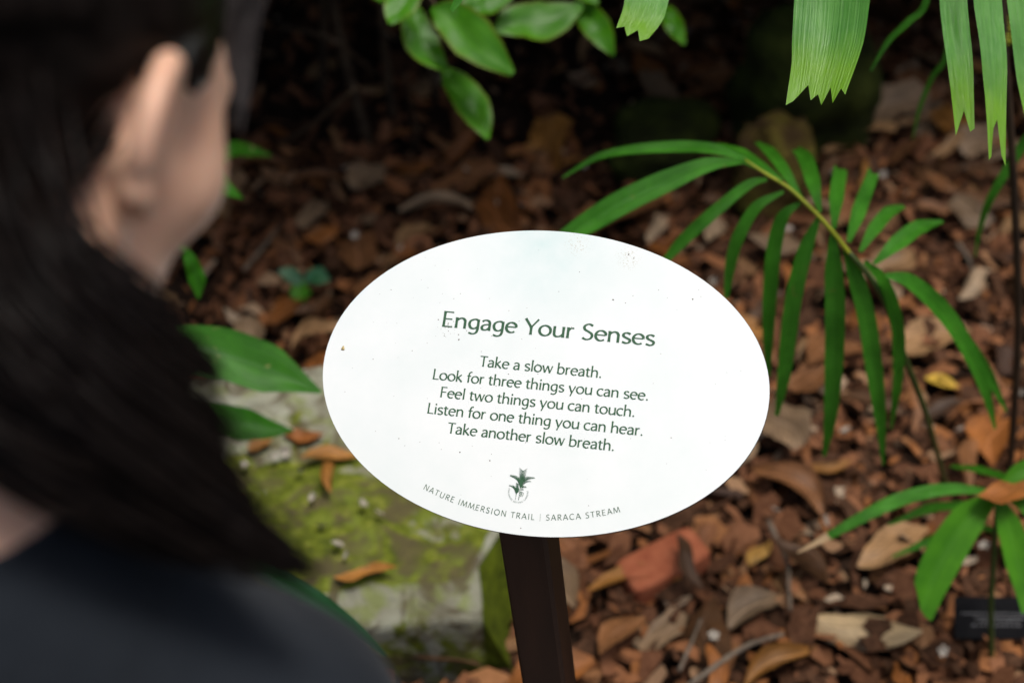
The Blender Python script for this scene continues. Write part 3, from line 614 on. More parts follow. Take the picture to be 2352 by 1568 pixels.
# ---- unseen tree behind the bed, added so its crown shades the back
tb = Vector((-.6, 4.3, 0)); tree = thing('added_shade_tree', tb, 'unseen tree added behind the bed, its crown blocking sky over the back', 'tree')
vs, fs = tube([tb + Vector((0, 0, -.1)), tb + Vector((.05, .02, 1.2)), tb + Vector((-.03, -.1, 2.6)), tb + Vector((.1, -.4, 3.6))], [.13, .1, .09, .05], 12, 30, jitter=.12); obj('trunk', vs, fs, bark, tree)
for q in ((-1.2, -1.4, 3.1), (1.1, -1.3, 3.2), (.2, -2.0, 3.3)):
    vs, fs = tube([tb + Vector((0, -.05, 2.2)), tb + Vector((q[0] * .5, q[1] * .5, 2.8)), tb + Vector(q)], [.06, .04, .012], 8, 20, jitter=.15); obj('limb', vs, fs, bark, tree)
C_ = []
while len(C_) < 2400:
    x, y, z = random.uniform(-2.4, 1.7), random.uniform(2.0, 5.2), random.uniform(2.35, 3.5)
    if noise.noise(Vector((x * 1.6, y * 1.6, z * 1.6))) > -.35: C_.append((x, y, z))
vs, fs, uv = leaf_cloud(C_, .24, 9); tag(obj('crown', vs, fs, can_g, tree, uv=uv), kind='stuff')
# ================================================================ STONE, BRICK, ROCKS, LABEL
stm, t, b = mat('mossy_stone', .9, .2); c = coords(t)
st = ramp(t, noise_tex(t, 10, 8, c), [(.3, (.17, .16, .11)), (.5, (.28, .28, .21)), (.7, (.38, .39, .31))])
ms = ramp(t, noise_tex(t, 55, 6, c), [(.3, (.045, .06, .006)), (.55, (.125, .15, .012)), (.75, (.26, .27, .05))])
sep = nd(t, 'ShaderNodeSeparateXYZ'); t.links.new(c, sep.inputs[0])
ma = nd(t, 'ShaderNodeMath', operation='MULTIPLY_ADD'); t.links.new(sep.outputs[1], ma.inputs[0]); ma.inputs[1].default_value = -1.15; ma.inputs[2].default_value = .74
ad = nd(t, 'ShaderNodeMath', operation='ADD'); t.links.new(noise_tex(t, 9, 8, c, .65, .6), ad.inputs[0]); mx2 = nd(t, 'ShaderNodeMath', operation='MULTIPLY_ADD'); t.links.new(sep.outputs[0], mx2.inputs[0]); mx2.inputs[1].default_value = .55; t.links.new(ma.outputs[0], mx2.inputs[2])
t.links.new(mx2.outputs[0], ad.inputs[1])
zf = ramp(t, sep.outputs[2], [(.11, (.5, .5, .5)), (.125, (.52, .52, .52)), (.152, (.46, .46, .46)), (.159, (0, 0, 0))])
zs = nd(t, 'ShaderNodeMath', operation='SUBTRACT'); t.links.new(ad.outputs[0], zs.inputs[0]); t.links.new(zf, zs.inputs[1])
cl = mixc(t, ramp(t, zs.outputs[0], [(.95, (0, 0, 0)), (1.12, (1, 1, 1))]), st, ms)
cl = mixc(t, ramp(t, noise_tex(t, 24, 6, c), [(.5, (0, 0, 0)), (.62, (.6, .6, .6))]), cl, (.16, .2, .03))
dk = ramp(t, noise_tex(t, 17, 7, c, .6, 1.0), [(.47, (0, 0, 0)), (.6, (.85, .85, .85))])
cl = mixc(t, dk, cl, (.085, .065, .035))
t.links.new(cl, b.inputs['Base Color']); bump(t, b, noise_tex(t, 70, 8, c), .6, .01)
ZT = .16
A = G(1098, 1300, ZT); Cc = G(700, 1332, ZT); ex = (A - Cc); ex.z = 0; ex.normalize(); ey = Vector((-ex.y, ex.x, 0))
if ey.y < 0: ey = -ey
SW, SD = .78, .46
Bq = G(1140, 1232, ZT) - A; SKEW = Bq.dot(ex) / Bq.dot(ey)
def stone_prof(u):                                                # front profile: buried foot, face, broad chamfer, top
    return None
prof = [(-.050, -.05), (-.054, .02), (-.056, .06), (-.057, .10), (-.056, .118), (-.047, .128), (-.026, .143), (-.005, .157), (.006, ZT), (.05, ZT + .001), (.12, ZT), (.2, ZT + .002), (.28, ZT), (.36, ZT + .001), (.42, ZT - .004), (.455, ZT - .02), (.465, .06), (.468, -.05)]
pf = crom(np.array(prof), 70); nu = 80; vs = []
for i in range(nu):
    u = i / (nu - 1); xx = -SW + SW * u
    for (y_, z_) in pf:
        sk = SKEW * max(0, y_) * u
        e_ = max(0, (u - .965) / .035); inset = e_ ** 2
        yy = y_ * (1 - .03 * inset) + .01 * inset; zz = z_ - (.012 * inset if z_ > .02 else 0)
        p = A + ex * (xx + sk) + ey * yy; q = Vector((p.x, p.y, zz))
        n_ = noise.noise(q * 9) * .007 + noise.noise(q * 28) * .0035
        vs.append((q.x + ex.x * n_ * .5 - ey.x * n_ * (.8 if y_ < .01 else 0), q.y - ey.y * n_ * (.8 if y_ < .01 else 0), q.z + n_))
m_ = len(pf); fs = [(i * m_ + j, (i + 1) * m_ + j, (i + 1) * m_ + j + 1, i * m_ + j + 1) for i in range(nu - 1) for j in range(m_ - 1)]
for side in (nu - 1, 0):                                          # end walls: fan to a low ridge line
    b_ = len(vs); xs_ = .035 if side else -SW
    for j in range(m_):
        y_, z_ = pf[j]; p = A + ex * (xs_ + (SKEW * max(0, y_) if side else 0)) + ey * y_; vs.append((p.x, p.y, min(z_, .05) - .05))
    for j in range(m_ - 1): fs.append((side * m_ + j, b_ + j, b_ + j + 1, side * m_ + j + 1) if side else (side * m_ + j + 1, b_ + j + 1, b_ + j, side * m_ + j))
so = Vector((A.x - .3, A.y, 0))
sidem = simple('dark_moss', [(.3, (.03, .04, .004)), (.7, (.1, .13, .008))], 40, .95, .1, .6, 90, .01)
sto = obj('stone_block', vs, fs, [stm, sidem], None, origin=so)
for p in sto.data.polygons:
    if max(p.vertices) >= nu * m_ and p.index < len(fs) - (m_ - 1): p.material_index = 1
tag(sto, 'grey stone block covered in yellow green moss at lower left', 'stone')
# brick fragment
bk, t, b = mat('brick_red', .85, .2); c = coords(t)
t.links.new(ramp(t, noise_tex(t, 40, 8, c), [(.3, (.27, .07, .032)), (.7, (.44, .145, .07))]), b.inputs['Base Color']); bump(t, b, noise_tex(t, 120, 6, c), .5, .004)
def lump(L, W, H, seed, amp, nseg=10, sq=4.0):                    # rounded-box boulder / brick as a superellipsoid
    vs, fs = [], []; nu, nv = nseg * 3, nseg * 2
    sg = lambda c, e: math.copysign(abs(c) ** e, c)
    e = 2 / sq
    for j in range(nv + 1):
        ph = -math.pi / 2 + math.pi * j / nv
        for i in range(nu):
            th = 2 * math.pi * i / nu
            p = Vector((L / 2 * sg(math.cos(ph), e) * sg(math.cos(th), e), W / 2 * sg(math.cos(ph), e) * sg(math.sin(th), e), H / 2 * sg(math.sin(ph), e)))
            k = 1 + amp * noise.noise(p * (3 / max(L, W)) + Vector((seed, 0, 0))) + amp * .4 * noise.noise(p * (9 / max(L, W)) + Vector((seed, 4, 0)))
            vs.append(p * k)
    fs = [(j * nu + i, j * nu + (i + 1) % nu, (j + 1) * nu + (i + 1) % nu, (j + 1) * nu + i) for j in range(nv) for i in range(nu)]
    return vs, fs
def place(o, loc, rx=0, ry=0, rz=0, s=1.0): o.location = loc; o.rotation_euler = (rx, ry, rz); o.scale = (s, s, s) if not hasattr(s, '__len__') else s; return o
vs, fs = lump(.13, .062, .05, 3, .05, 14, 8)
a0, a1 = G(1432, 1322, .045), G(1612, 1238, .045)
place(tag(obj('brick', vs, fs, bk), 'worn red brick half buried in the litter right of the post', 'brick'), (a0 + a1) / 2 - Vector((0, 0, .02)), .1, -.08, math.atan2(a1.y - a0.y, a1.x - a0.x))
rockm = simple('mossy_rock', [(.35, (.012, .014, .004)), (.55, (.03, .042, .006)), (.7, (.06, .075, .012))], 12, .95, .15, .7, 60, .02)
rock2 = simple('brown_mossy_rock', [(.35, (.05, .03, .012)), (.55, (.1, .075, .015)), (.7, (.1, .11, .015))], 14, .95, .15, .7, 60, .02)
for (x, y, L, W, H, m_, lb_) in ((1822, 320, .27, .24, .34, rockm, 'tall dark mossy rock between the hanging leaflets and the palm frond'), (1520, 360, .28, .2, .12, rockm, 'low dark green mossy rock left of the palm frond'), (1770, 470, .17, .15, .22, rock2, 'brown mossy rock directly behind the palm frond rachis')):
    vs, fs = lump(L, W, H, x, .3, 12, 2.4); g = G(x, y)
    place(tag(obj('mossy_rock', vs, fs, m_), lb_, 'rock', 'mossy rocks at the back of the bed'), g + Vector((0, 0, H * .32)), 0, 0, x * .1)
# plant label
blk = simple('black_plastic', [(.3, (.006, .006, .007)), (.7, (.012, .012, .013))], 50, .8, .06, .05)
wht = simple('engraved_white', [(.3, (.09, .09, .095)), (.7, (.16, .16, .165))], 60, .7)
g = G(2290, 1475); lr = thing('plant_label', Vector((g.x, g.y, 0)), 'small black plant label with white engraved lines at lower right', 'plant label')
LC = G(2290, 1418, .05); LX = (RGT - UPV * .06); LX.z *= .3; LX.normalize(); LU = Vector((0, .62, .78)); LU = (LU - LX * LU.dot(LX)).normalized(); LN = LX.cross(LU)
def lp(x, y, z): return LC + LX * x + LU * y + LN * z
hw, hh = .056, .028; vs = [lp(a, b_, z) for z in (.0015, -.0015) for a, b_ in ((-hw, -hh), (hw, -hh), (hw, hh), (-hw, hh))]
obj('plate', vs, [(0, 1, 2, 3), (7, 6, 5, 4), (0, 4, 5, 1), (1, 5, 6, 2), (2, 6, 7, 3), (3, 7, 4, 0)], blk, lr, smooth=False)
vs, fs = [], []
for y, a0_, a1_ in ((.006, -.047, .04), (0, -.03, .035), (-.0035, -.024, .028), (-.0095, -.034, .03)):
    x = a0_
    while x < a1_:
        wd = random.uniform(.002, .006); b_ = len(vs)
        vs += [lp(x, y - .0011, .0019), lp(x + wd, y - .0011, .0019), lp(x + wd, y + .0011, .0019), lp(x, y + .0011, .0019)]; fs.append((b_, b_ + 1, b_ + 2, b_ + 3)); x += wd + random.uniform(.0012, .003)
obj('lettering', vs, fs, wht, lr, smooth=False)
q = lp(0, -.02, -.004); vs, fs = tube([q, (q + Vector((g.x, g.y, 0))) / 2 + Vector((0, .004, -.01)), Vector((q.x, q.y - .01, -.06))], [.004, .004], 6, 8); obj('stake', vs, fs, blk, lr)
# ================================================================ LITTER
LANDM = [('sign post', 1235, 1480), ('red brick', 1525, 1285), ('cream leaf', 1985, 1420), ('black plant label', 2290, 1420), ('low palm', 2290, 1170), ('palm frond', 1900, 640), ('palm petiole', 2130, 980), ('mossy stone', 900, 1330), ('seedling', 698, 640), ('shrub leaves', 1060, 160), ('tall mossy rock', 1822, 300), ('dark cane', 2335, 560), ('hanging leaflets', 2220, 300), ('upper rim of the sign', 1240, 520), ('left rim of the sign', 740, 820), ('right rim of the sign', 1775, 930), ('shrub stems', 860, 330)]
def w2p(p):
    q = Vector(p) - CAM; d = q.dot(FWD); return 1176 + q.dot(RGT) / d * FPX, 784 - q.dot(UPV) / d * FPX
def where(p):
    x, y = w2p(p); best = min(LANDM, key=lambda l: (l[1] - x) ** 2 + (l[2] - y) ** 2); dx, dy = x - best[1], y - best[2]
    r_ = math.hypot(dx, dy); near = 'close ' if r_ < 110 else ''
    if abs(dx) > abs(dy) * 2.2: s_ = 'right of' if dx > 0 else 'left of'
    elif abs(dy) > abs(dx) * 2.2: s_ = 'below' if dy > 0 else 'above'
    else: s_ = ('below and ' if dy > 0 else 'above and ') + ('right of' if dx > 0 else 'left of')
    return near + s_ + ' the ' + best[0]
DRY = {'russet': (.24, .085, .02), 'tan': (.29, .165, .075), 'dark brown': (.085, .04, .017), 'orange brown': (.31, .135, .028), 'grey brown': (.22, .145, .085), 'reddish brown': (.2, .086, .033)}
def drymat(name, c0, var=.35, rough=.62):
    m, t, b = mat(name, rough * .8, .25); oc = coords(t); uv = coords(t, 'UV')
    oi = nd(t, 'ShaderNodeObjectInfo'); n1 = noise_tex(t, 2.6, 6, oc); n2 = noise_tex(t, 1.0, 4, scale_vec(t, uv, (3, 16, 1)))
    f = nd(t, 'ShaderNodeMath', operation='ADD'); t.links.new(n1, f.inputs[0]); t.links.new(n2, f.inputs[1])
    f2 = nd(t, 'ShaderNodeMath', operation='MULTIPLY'); t.links.new(f.outputs[0], f2.inputs[0]); f2.inputs[1].default_value = .5
    cc = ramp(t, f2.outputs[0], [(.3, tuple(v * .22 for v in c0)), (.46, tuple(v * .7 for v in c0)), (.58, c0), (.74, tuple(min(1, v * 1.35) for v in c0))])
    hs = nd(t, 'ShaderNodeHueSaturation'); t.links.new(cc, hs.inputs['Color'])
    mr = nd(t, 'ShaderNodeMapRange'); t.links.new(oi.outputs['Random'], mr.inputs[0]); mr.inputs[3].default_value = 1 - var; mr.inputs[4].default_value = 1 + var; t.links.new(mr.outputs[0], hs.inputs['Value'])
    sv = nd(t, 'ShaderNodeSeparateXYZ'); t.links.new(uv, sv.inputs[0])
    vein = nd(t, 'ShaderNodeTexWave'); vein.inputs['Scale'].default_value = 3.2; vein.inputs['Distortion'].default_value = 1.2; vein.bands_direction = 'DIAGONAL'; t.links.new(scale_vec(t, uv, (2.2, 1.4, 0)), vein.inputs[0])
    cv_ = mixc(t, ramp(t, vein.outputs['Fac'], [(.78, (0, 0, 0)), (.98, (.4, .4, .4))]), hs.outputs[0], tuple(v * .35 for v in c0))
    cv_ = mixc(t, ramp(t, sv.outputs[1], [(.46, (0, 0, 0)), (.5, (.75, .75, .75)), (.54, (0, 0, 0))]), cv_, tuple(min(1, v * 1.5 + .03) for v in c0))
    t.links.new(cv_, b.inputs['Base Color']); bump(t, b, n2, .35, .003); return m
DM = {k: drymat('dry_' + k.replace(' ', '_'), v) for k, v in DRY.items()}
def dry_leaf(kind, seed):                                         # ~1 unit long, lying along x
    r_ = random.Random(seed); n, cs = 15, 9
    W = {'oval': [.03, .2, .27, .24, .15, .01], 'narrow': [.02, .1, .13, .12, .08, .01], 'curled': [.03, .17, .22, .2, .12, .02], 'torn': [.16, .27, .3, .27, .24, .18], 'cupped': [.05, .25, .34, .32, .2, .02]}[kind]
    bend = {'oval': .12, 'narrow': .2, 'curled': .34, 'torn': .12, 'cupped': .22}[kind] * r_.choice([1, 1, -.6])
    P = [(-.5 + i / 5, .06 * math.sin(i * 1.3 + seed), bend * (.25 - (i / 5 - .5) ** 2) * 1.6) for i in range(6)]
    roll = {'oval': .35, 'narrow': .5, 'curled': 1.25, 'torn': .45, 'cupped': .9}[kind] * r_.choice([1, -1, 1])
    Q = crom(np.array(P), n); Wn = np.interp(np.linspace(0, 1, n), np.linspace(0, 1, 6), W); vs, uv = [], []
    for i in range(n):
        for j in range(cs):
            v = 2 * j / (cs - 1) - 1; ww = Wn[i]
            if kind == 'torn': ww *= 1 + .28 * noise.noise(Vector((i * .6, v * .2, seed + 1)))
            ang = roll * v; y = ww * (math.sin(ang) / roll if abs(roll) > .1 else v); z = ww * (1 - math.cos(ang)) / abs(roll) * (1 if roll > 0 else -1)
            q = Vector((Q[i][0] + (.06 * noise.noise(Vector((v * 3, i, seed))) if kind == 'torn' and i in (0, n - 1) else 0), Q[i][1] + y, Q[i][2] + z))
            q.z += .05 * noise.noise(Vector((q.x * 3.2, q.y * 5, seed * 1.7))) + .02 * noise.noise(Vector((q.x * 9, q.y * 12, seed * 2.7)))
            vs.append(q); uv.append((i / (n - 1), (v + 1) / 2))
    fs = [(i * cs + j, i * cs + j + 1, (i + 1) * cs + j + 1, (i + 1) * cs + j) for i in range(n - 1) for j in range(cs - 1)]
    return vs, fs, uv
def on_stone(p, m=.0):
    q = Vector((p.x - A.x, p.y - A.y, 0)); return -SW - m < q.dot(ex) < m and -.07 - m < q.dot(ey) < .48 + m
def bank(name, mk, n): return None
KIND = ['oval', 'narrow', 'curled', 'torn', 'cupped']
proto = {}
def leaf_obj(kind, colr, mt=None, seed=None, name='dry_leaf'):
    key = (kind, colr, seed if seed is not None else random.randrange(3))
    if key not in proto:
        vs, fs, uv = dry_leaf(kind, KIND.index(kind) * 7 + key[2] * 3 + 1 if seed is None else seed)
        o = obj(name, vs, fs, mt or DM[colr], uv=uv); proto[key] = o; return o
    o = proto[key].copy(); COL.objects.link(o); return o
used_xy = [(q_.x, q_.y, r_) for q_, r_ in ((G(697, 650), .07), (G(1520, 1285), .06), (G(2290, 1440), .06), (G(2290, 1500), .05))]
def lay(o, p, size, rz, z, tilt=.35, asp=1.0):
    return place(o, (p.x, p.y, z), random.gauss(0, tilt), random.gauss(0, tilt * .8), rz, (size, size * asp, size))
LFORM = {'oval': 'flat oval', 'narrow': 'narrow', 'curled': 'curled', 'torn': 'torn', 'cupped': 'cupped'}
# ---- leaves that stand out in the photograph
pale = drymat('dry_pale', (.42, .3, .19), .1); cream = drymat('dry_cream', (.5, .36, .2), .05); yel = drymat('dry_yellow', (.6, .38, .04), .1); amb = drymat('dry_amber', (.44, .24, .055), .1)
HERO = [  # x, y, length m, image angle deg, kind, material, label, height, aspect
 (1985, 1422, .155, -12, 'cupped', cream, 'large cream wavy leaf with ragged edges at lower right', .035, .8),
 (1735, 1402, .1, 32, 'cupped', DM['grey brown'], 'broad fan shaped grey brown leaf left of the cream leaf', .03, .9),
 (1520, 1448, .085, 40, 'torn', DM['grey brown'], 'square torn grey brown leaf below the red brick', .02, 1.0),
 (722, 492, .1, 60, 'torn', DM['grey brown'], 'rounded grey leaf lying in shade above the seedling', .04, .9),
 (850, 507, .06, 5, 'oval', DM['grey brown'], 'small greyish leaf right of the rounded shaded leaf', .02, 1.0),
 (1010, 485, .16, 2, 'curled', pale, 'long pale folded leaf lying above the sign in shade', .035, .5),
 (950, 540, .08, 30, 'torn', DM['tan'], 'tan torn leaf just below the long pale folded leaf', .02, 1.0),
 (1165, 402, .085, 10, 'cupped', pale, 'pale rounded leaf in shade above the sign top', .03, .9),
 (1440, 495, .24, 28, 'oval', DM['reddish brown'], 'very large brown leaf showing under the widest palm leaflet', .03, .9),
 (1508, 520, .1, 75, 'narrow', pale, 'pale narrow leaf upright between the palm leaflets and sign', .05, 1.2),
 (1640, 520, .11, 78, 'oval', pale, 'pale oval leaf behind the second palm leaflet', .04, .7),
 (2240, 650, .13, 48, 'curled', pale, 'pale curled leaf left of the dark cane', .05, .7),
 (2140, 775, .15, 20, 'torn', DM['tan'], 'broad tan leaf right of the drooping palm leaflets', .03, .8),
 (2165, 875, .055, -12, 'oval', yel, 'small yellow leaf lying in the right litter', .03, .8),
 (1745, 1268, .06, 50, 'oval', amb, 'amber leaf right of the red brick', .03, .8),
 (1905, 1075, .075, 8, 'narrow', DM['orange brown'], 'orange narrow leaf below the palm leaflet tips', .03, 1.0),
 (985, 1508, .15, -8, 'curled', DM['dark brown'], 'dark curled leaf against the foot of the mossy stone', .03, .6),
 (2060, 1255, .14, 30, 'oval', DM['tan'], 'large tan leaf behind the low palm leaves', .03, .9),
 (2330, 1126, .09, 8, 'oval', DM['russet'], 'brown leaf caught on top of the low palm', None, 1.0),
 (1455, 1335, .14, 8, 'narrow', DM['orange brown'], 'long orange brown leaf between the post and brick', .03, .8),
 (1790, 1530, .12, 30, 'curled', DM['orange brown'], 'orange curled leaf at the bottom edge of the view', .03, .8),
 (1580, 1290, .09, -60, 'narrow', DM['dark brown'], 'dark brown narrow leaf leaning on the red brick', .07, 1.0),
 (2080, 880, .09, 120, 'oval', DM['reddish brown'], 'reddish leaf beside the palm petiole', .03, 1.0),
 (1655, 350, .15, 80, 'oval', DM['reddish brown'], 'tall brown leaf leaning in shade behind the hanging leaflet tip', .06, .5),
 (840, 1310, .085, 4, 'narrow', DM['orange brown'], 'orange brown leaf lying along the front edge of the mossy stone', .178, 1.0),
 (596, 1017, .04, 20, 'oval', DM['orange brown'], 'small rust orange leaf on the back of the mossy stone', .175, 1.3),
 (760, 1045, .085, 8, 'curled', DM['orange brown'], 'curled orange leaf on the mossy stone by the sign rim', .18, .8),
 (755, 1095, .07, 100, 'curled', DM['orange brown'], 'second curled orange leaf on the mossy stone below the first', .178, .8),
 (700, 1000, .06, 0, 'oval', DM['russet'], 'russet leaf on the back right of the mossy stone', .172, .9),
 (535, 1150, .035, 10, 'oval', DM['russet'], 'tiny russet leaf beside the hair tips on the mossy stone', .172, 1.0)]
for i, (x, y, L, ang, kd, m_, lb_, z, asp) in enumerate(HERO):
    p = V(x, y, 1.70) if z is None else G(x, y, z)
    a = rad(ang); d_ = G(x + 40 * math.cos(a), y - 40 * math.sin(a), p.z) - G(x, y, p.z)
    o = leaf_obj(kd, 'hero%d' % i, m_, 300 + i)
    tag(o, lb_, 'leaf', 'dry leaves lying in the litter')
    place(o, p, random.gauss(0, .12), random.gauss(0, .12), math.atan2(d_.y, d_.x), (L, L * asp, L)); used_xy.append((p.x, p.y, L * .62))
# ---- loose dry leaves, nearest and largest as things of their own
vs_, us_ = [], []
def sample_ground(wide=False):
    while True:
        x, y = (random.uniform(-700, 3000), random.uniform(-60, 1900)) if wide else (random.uniform(-60, 2412), random.uniform(-30, 1620))
        # even density on the ground: accept by projected area
        g_ = G(x, y); d_ = (g_ - CAM).dot(FWD)
        if y < 345 + 40 * noise.noise(g_ * 3) and x < 1480 and random.random() < .84: continue
        if random.random() < (d_ / 3.75) ** 3:
            if not wide and x < 560 and y > 500 and random.random() < .8: continue
            return g_
def spread(n, rmin, zfun, ok):
    out = []; tries = 0
    while len(out) < n and tries < n * 60:
        tries += 1; g_ = sample_ground()
        if on_stone(g_, .02) or not ok(g_): continue
        if any((g_.x - a) ** 2 + (g_.y - b_) ** 2 < rmin ** 2 for a, b_ in out): continue
        if any((g_.x - a) ** 2 + (g_.y - b_) ** 2 < r_ ** 2 for a, b_, r_ in used_xy): continue
        out.append((g_.x, g_.y))
    return out
CW = ['russet', 'tan', 'dark brown', 'orange brown', 'grey brown', 'reddish brown']
for i, (x, y) in enumerate(spread(268, .05, None, lambda g_: True)):
    kd = random.choices(KIND, [4, 3, 4, 4, 3])[0]; cl_ = random.choices(CW, [3.4, 3, 2.2, 1.3, 2.2, 5.5])[0]
    o = leaf_obj(kd, cl_); p = Vector((x, y, 0)); z = .022 + .038 * random.random()
    lay(o, p, random.uniform(.06, .15), random.uniform(0, 6.28), z, .34, random.uniform(.8, 1.15))
    tag(o, '%s %s leaf %s' % (cl_, LFORM[kd], where((x, y, z))), 'leaf', 'dry leaves lying in the litter')
# ---- bark chips
BK = {'reddish': (.18, .07, .026), 'dark': (.05, .023, .012), 'brown': (.24, .12, .048)}
BM = {k: drymat('bark_' + k, v, .35, .85) for k, v in BK.items()}
chipp = {}
def chip_obj(kd, cl_):
    key = (kd, cl_, random.randrange(2))
    if key not in chipp:
        L, W, H = {'blocky': (1, .55, .17), 'splintered': (1, .2, .1), 'flat': (1, .5, .07)}[kd]
        vs, fs = lump(L, W, H, len(kd) % 7 + key[2] * 5 + len(chipp), .34, 6, 6.5)
        vs = [Vector((v.x, v.y + .06 * noise.noise(Vector((v.x * 3, 0, len(chipp)))), v.z + .12 * noise.noise(Vector((v.x * 2.2, v.y, len(chipp) + 9.)))) ) for v in vs]
        o = obj('bark_chip', vs, fs, BM[cl_], uv=[(v.x + .5, v.y + .5) for v in vs]); chipp[key] = o; return o
    o = chipp[key].copy(); COL.objects.link(o); return o
for i, (x, y) in enumerate(spread(150, .03, None, lambda g_: True)):
    kd = random.choice(['blocky', 'splintered', 'flat']); cl_ = random.choices(['reddish', 'dark', 'brown'], [4, 2, 3])[0]
    o = chip_obj(kd, cl_); z = .01 + .025 * random.random(); lay(o, Vector((x, y, 0)), random.uniform(.035, .085), random.uniform(0, 6.28), z, .25)
    tag(o, '%s %s bark chip %s' % (cl_, kd, where((x, y, z))), 'bark chip', 'bark chips in the mulch')
# ---- fallen cream blossoms
bl = drymat('blossom_cream', (.5, .45, .38), .25)
blp = []
for s_ in range(3):
    parts = []
    for k_ in range(5):
        a = k_ * 1.257 + .3 * s_; d_ = Vector((math.cos(a), math.sin(a), .35 + .3 * s_ * random.random()))
        parts.append(ribbon([(0, 0, 0), d_ * .3 + Vector((0, 0, .1)), d_ * .55], [.05, .2, .22, .05], (0, 0, 1), 6, 3, .5))
    vs, fs, uv = join(parts); blp.append((vs, fs, uv))
blo = [None] * 3
def blossom(p, s_, lb_):
    k_ = random.randrange(3)
    if blo[k_] is None: o = blo[k_] = obj('fallen_blossom', *blp[k_][:2], bl, uv=blp[k_][2])
    else: o = blo[k_].copy(); COL.objects.link(o)
    place(o, p, random.uniform(-.9, .9), random.uniform(-.9, .9), random.uniform(0, 6.28), s_)
    tag(o, lb_, 'blossom', 'fallen cream blossoms')
for (x, y, z, s_, w_) in ((690, 1086, .165, .013, 'beside the curled orange leaf'), (722, 1142, .165, .012, 'near the front of the mossy stone'), (738, 1212, .165, .015, 'on the yellow moss in the middle of the stone'), (774, 1256, .165, .016, 'on the moss near the front edge of the stone'), (830, 1160, .165, .014, 'on the moss below the sign rim'), (583, 875, .2, .013, 'on the broad green leaf'), (612, 982, .168, .013, 'at the back of the mossy stone'), (540, 985, .19, .014, 'on the lower green leaf'), (660, 985, .168, .016, 'beside the sign on the stone back'), (560, 1070, .165, .014, 'near the hair on the mossy stone'), (870, 1180, .165, .012, 'right of the others on the stone moss'), (800, 1275, .165, .012, 'close to the stone front edge'), (655, 1035, .165, .016, 'in a clump on the grey stone back'), (636, 1050, .165, .014, 'at the left of the clump on the grey stone')):
    blossom(G(x, y, z + .012), s_ * 1.1, 'small cream blossom %s' % w_)
for (x, y) in spread(60, .03, None, lambda g_: w2p(g_)[1] > 420 and (w2p(g_)[0] > 900 or random.random() < .25)):
    p = Vector((x, y, .05)); blossom(p, random.uniform(.010, .017), 'small cream blossom %s' % where(p))
# ---- twigs
twm = simple('twig_grey', [(.3, (.07, .05, .035)), (.7, (.2, .16, .12))], 60, .9)
for l, r_, lb_ in (([(1765, 1195), (1783, 1235), (1808, 1290), (1812, 1350), (1815, 1400)], .0042, 'grey curved twig right of the red brick'), ([(1560, 1590), (1640, 1530), (1720, 1480), (1800, 1455)], .0048, 'grey twig slanting up from the bottom edge'), ([(1560, 1540), (1590, 1470), (1610, 1420)], .003, 'thin twig standing left of the slanting grey twig'), ([(2200, 560), (2222, 590), (2235, 625)], .004, 'dark twig lying left of the dark cane'), ([(560, 620), (610, 560), (640, 520)], .004, 'pale bent twig near the face in the shaded litter')):
    vs, fs = tube([G(x, y, .05 + .008 * math.sin(i * 2)) for i, (x, y) in enumerate(l)], [r_, r_ * .8, r_ * .6], 6, 18, jitter=.35)
    tag(obj('twig', vs, fs, twm, None, origin=G(*l[0])), lb_, 'twig', 'twigs in the litter')
for P, lb_ in (([G(640, 330, .02), G(700, 300, .25), G(820, 200, .45)], 'brown twig slanting through the shade near the forehead'), ([G(640, 60, .3), G(760, 90, .4), G(860, 170, .25)], 'brown twig crossing the dark shade at upper left'), ([G(955, 340, .01), G(945, 250, .2), G(930, 170, .35)], 'thin upright twig among the shrub stems')):
    vs, fs = tube(P, [.006, .005, .003], 6, 18, jitter=.3); tag(obj('twig', vs, fs, bark, None, origin=P[0]), lb_, 'twig', 'twigs in the litter')
# ---- the rest of the mulch: crumbled leaf and bark too many to count
lm, t, b = mat('crumbled_litter', .85, .08); at_ = nd(t, 'ShaderNodeAttribute', attribute_name='tone')
t.links.new(mixc(t, .3, ramp(t, at_.outputs['Fac'], [(0, (.012, .006, .004)), (.3, (.045, .018, .01)), (.55, (.12, .046, .022)), (.72, (.25, .105, .05)), (.86, (.3, .11, .03)), (.97, (.34, .22, .13)), (1, (.46, .38, .28))]), ramp(t, noise_tex(t, 120, 5, coords(t)), [(.3, (.02, .01, .006)), (.7, (.3, .15, .08))])), b.inputs['Base Color'])
NP = 16000; vs = []; fs = []; tone = []
for i in range(NP):
    if i < 13500:
        g_ = sample_ground(i > 8000) if random.random() < .9 else Vector((random.uniform(-2.3, 2.3), random.uniform(.7, 4.8), 0))
    else: g_ = Vector((random.uniform(-2.4, 2.4), random.uniform(.65, 5), 0))
    if on_stone(g_, 0): continue
    L = random.uniform(.014, .058) * random.choice([.6, 1, 1]); W = L * random.uniform(.3, .75); a = random.uniform(0, 6.28); tl = random.gauss(0, .45); tr_ = random.gauss(0, .45); z = .002 + .026 * random.random() ** 1.3; cv = random.gauss(0, .22) * L
    ca, sa = math.cos(a), math.sin(a); tn = random.random() ** 1.15; bi = len(vs)
    for u in (-1, 0, 1):
        ww = W * (1 if u == 0 else random.uniform(.35, .9))
        for v in (-1, 1):
            x, y = u * L / 2, v * ww / 2 + random.gauss(0, .1) * W
            zz = x * tl + y * tr_ + (cv if u == 0 else 0)
            vs.append((g_.x + x * ca - y * sa, g_.y + x * sa + y * ca, z + zz)); tone.append(tn)
    fs += [(bi, bi + 1, bi + 3, bi + 2), (bi + 2, bi + 3, bi + 5, bi + 4)]
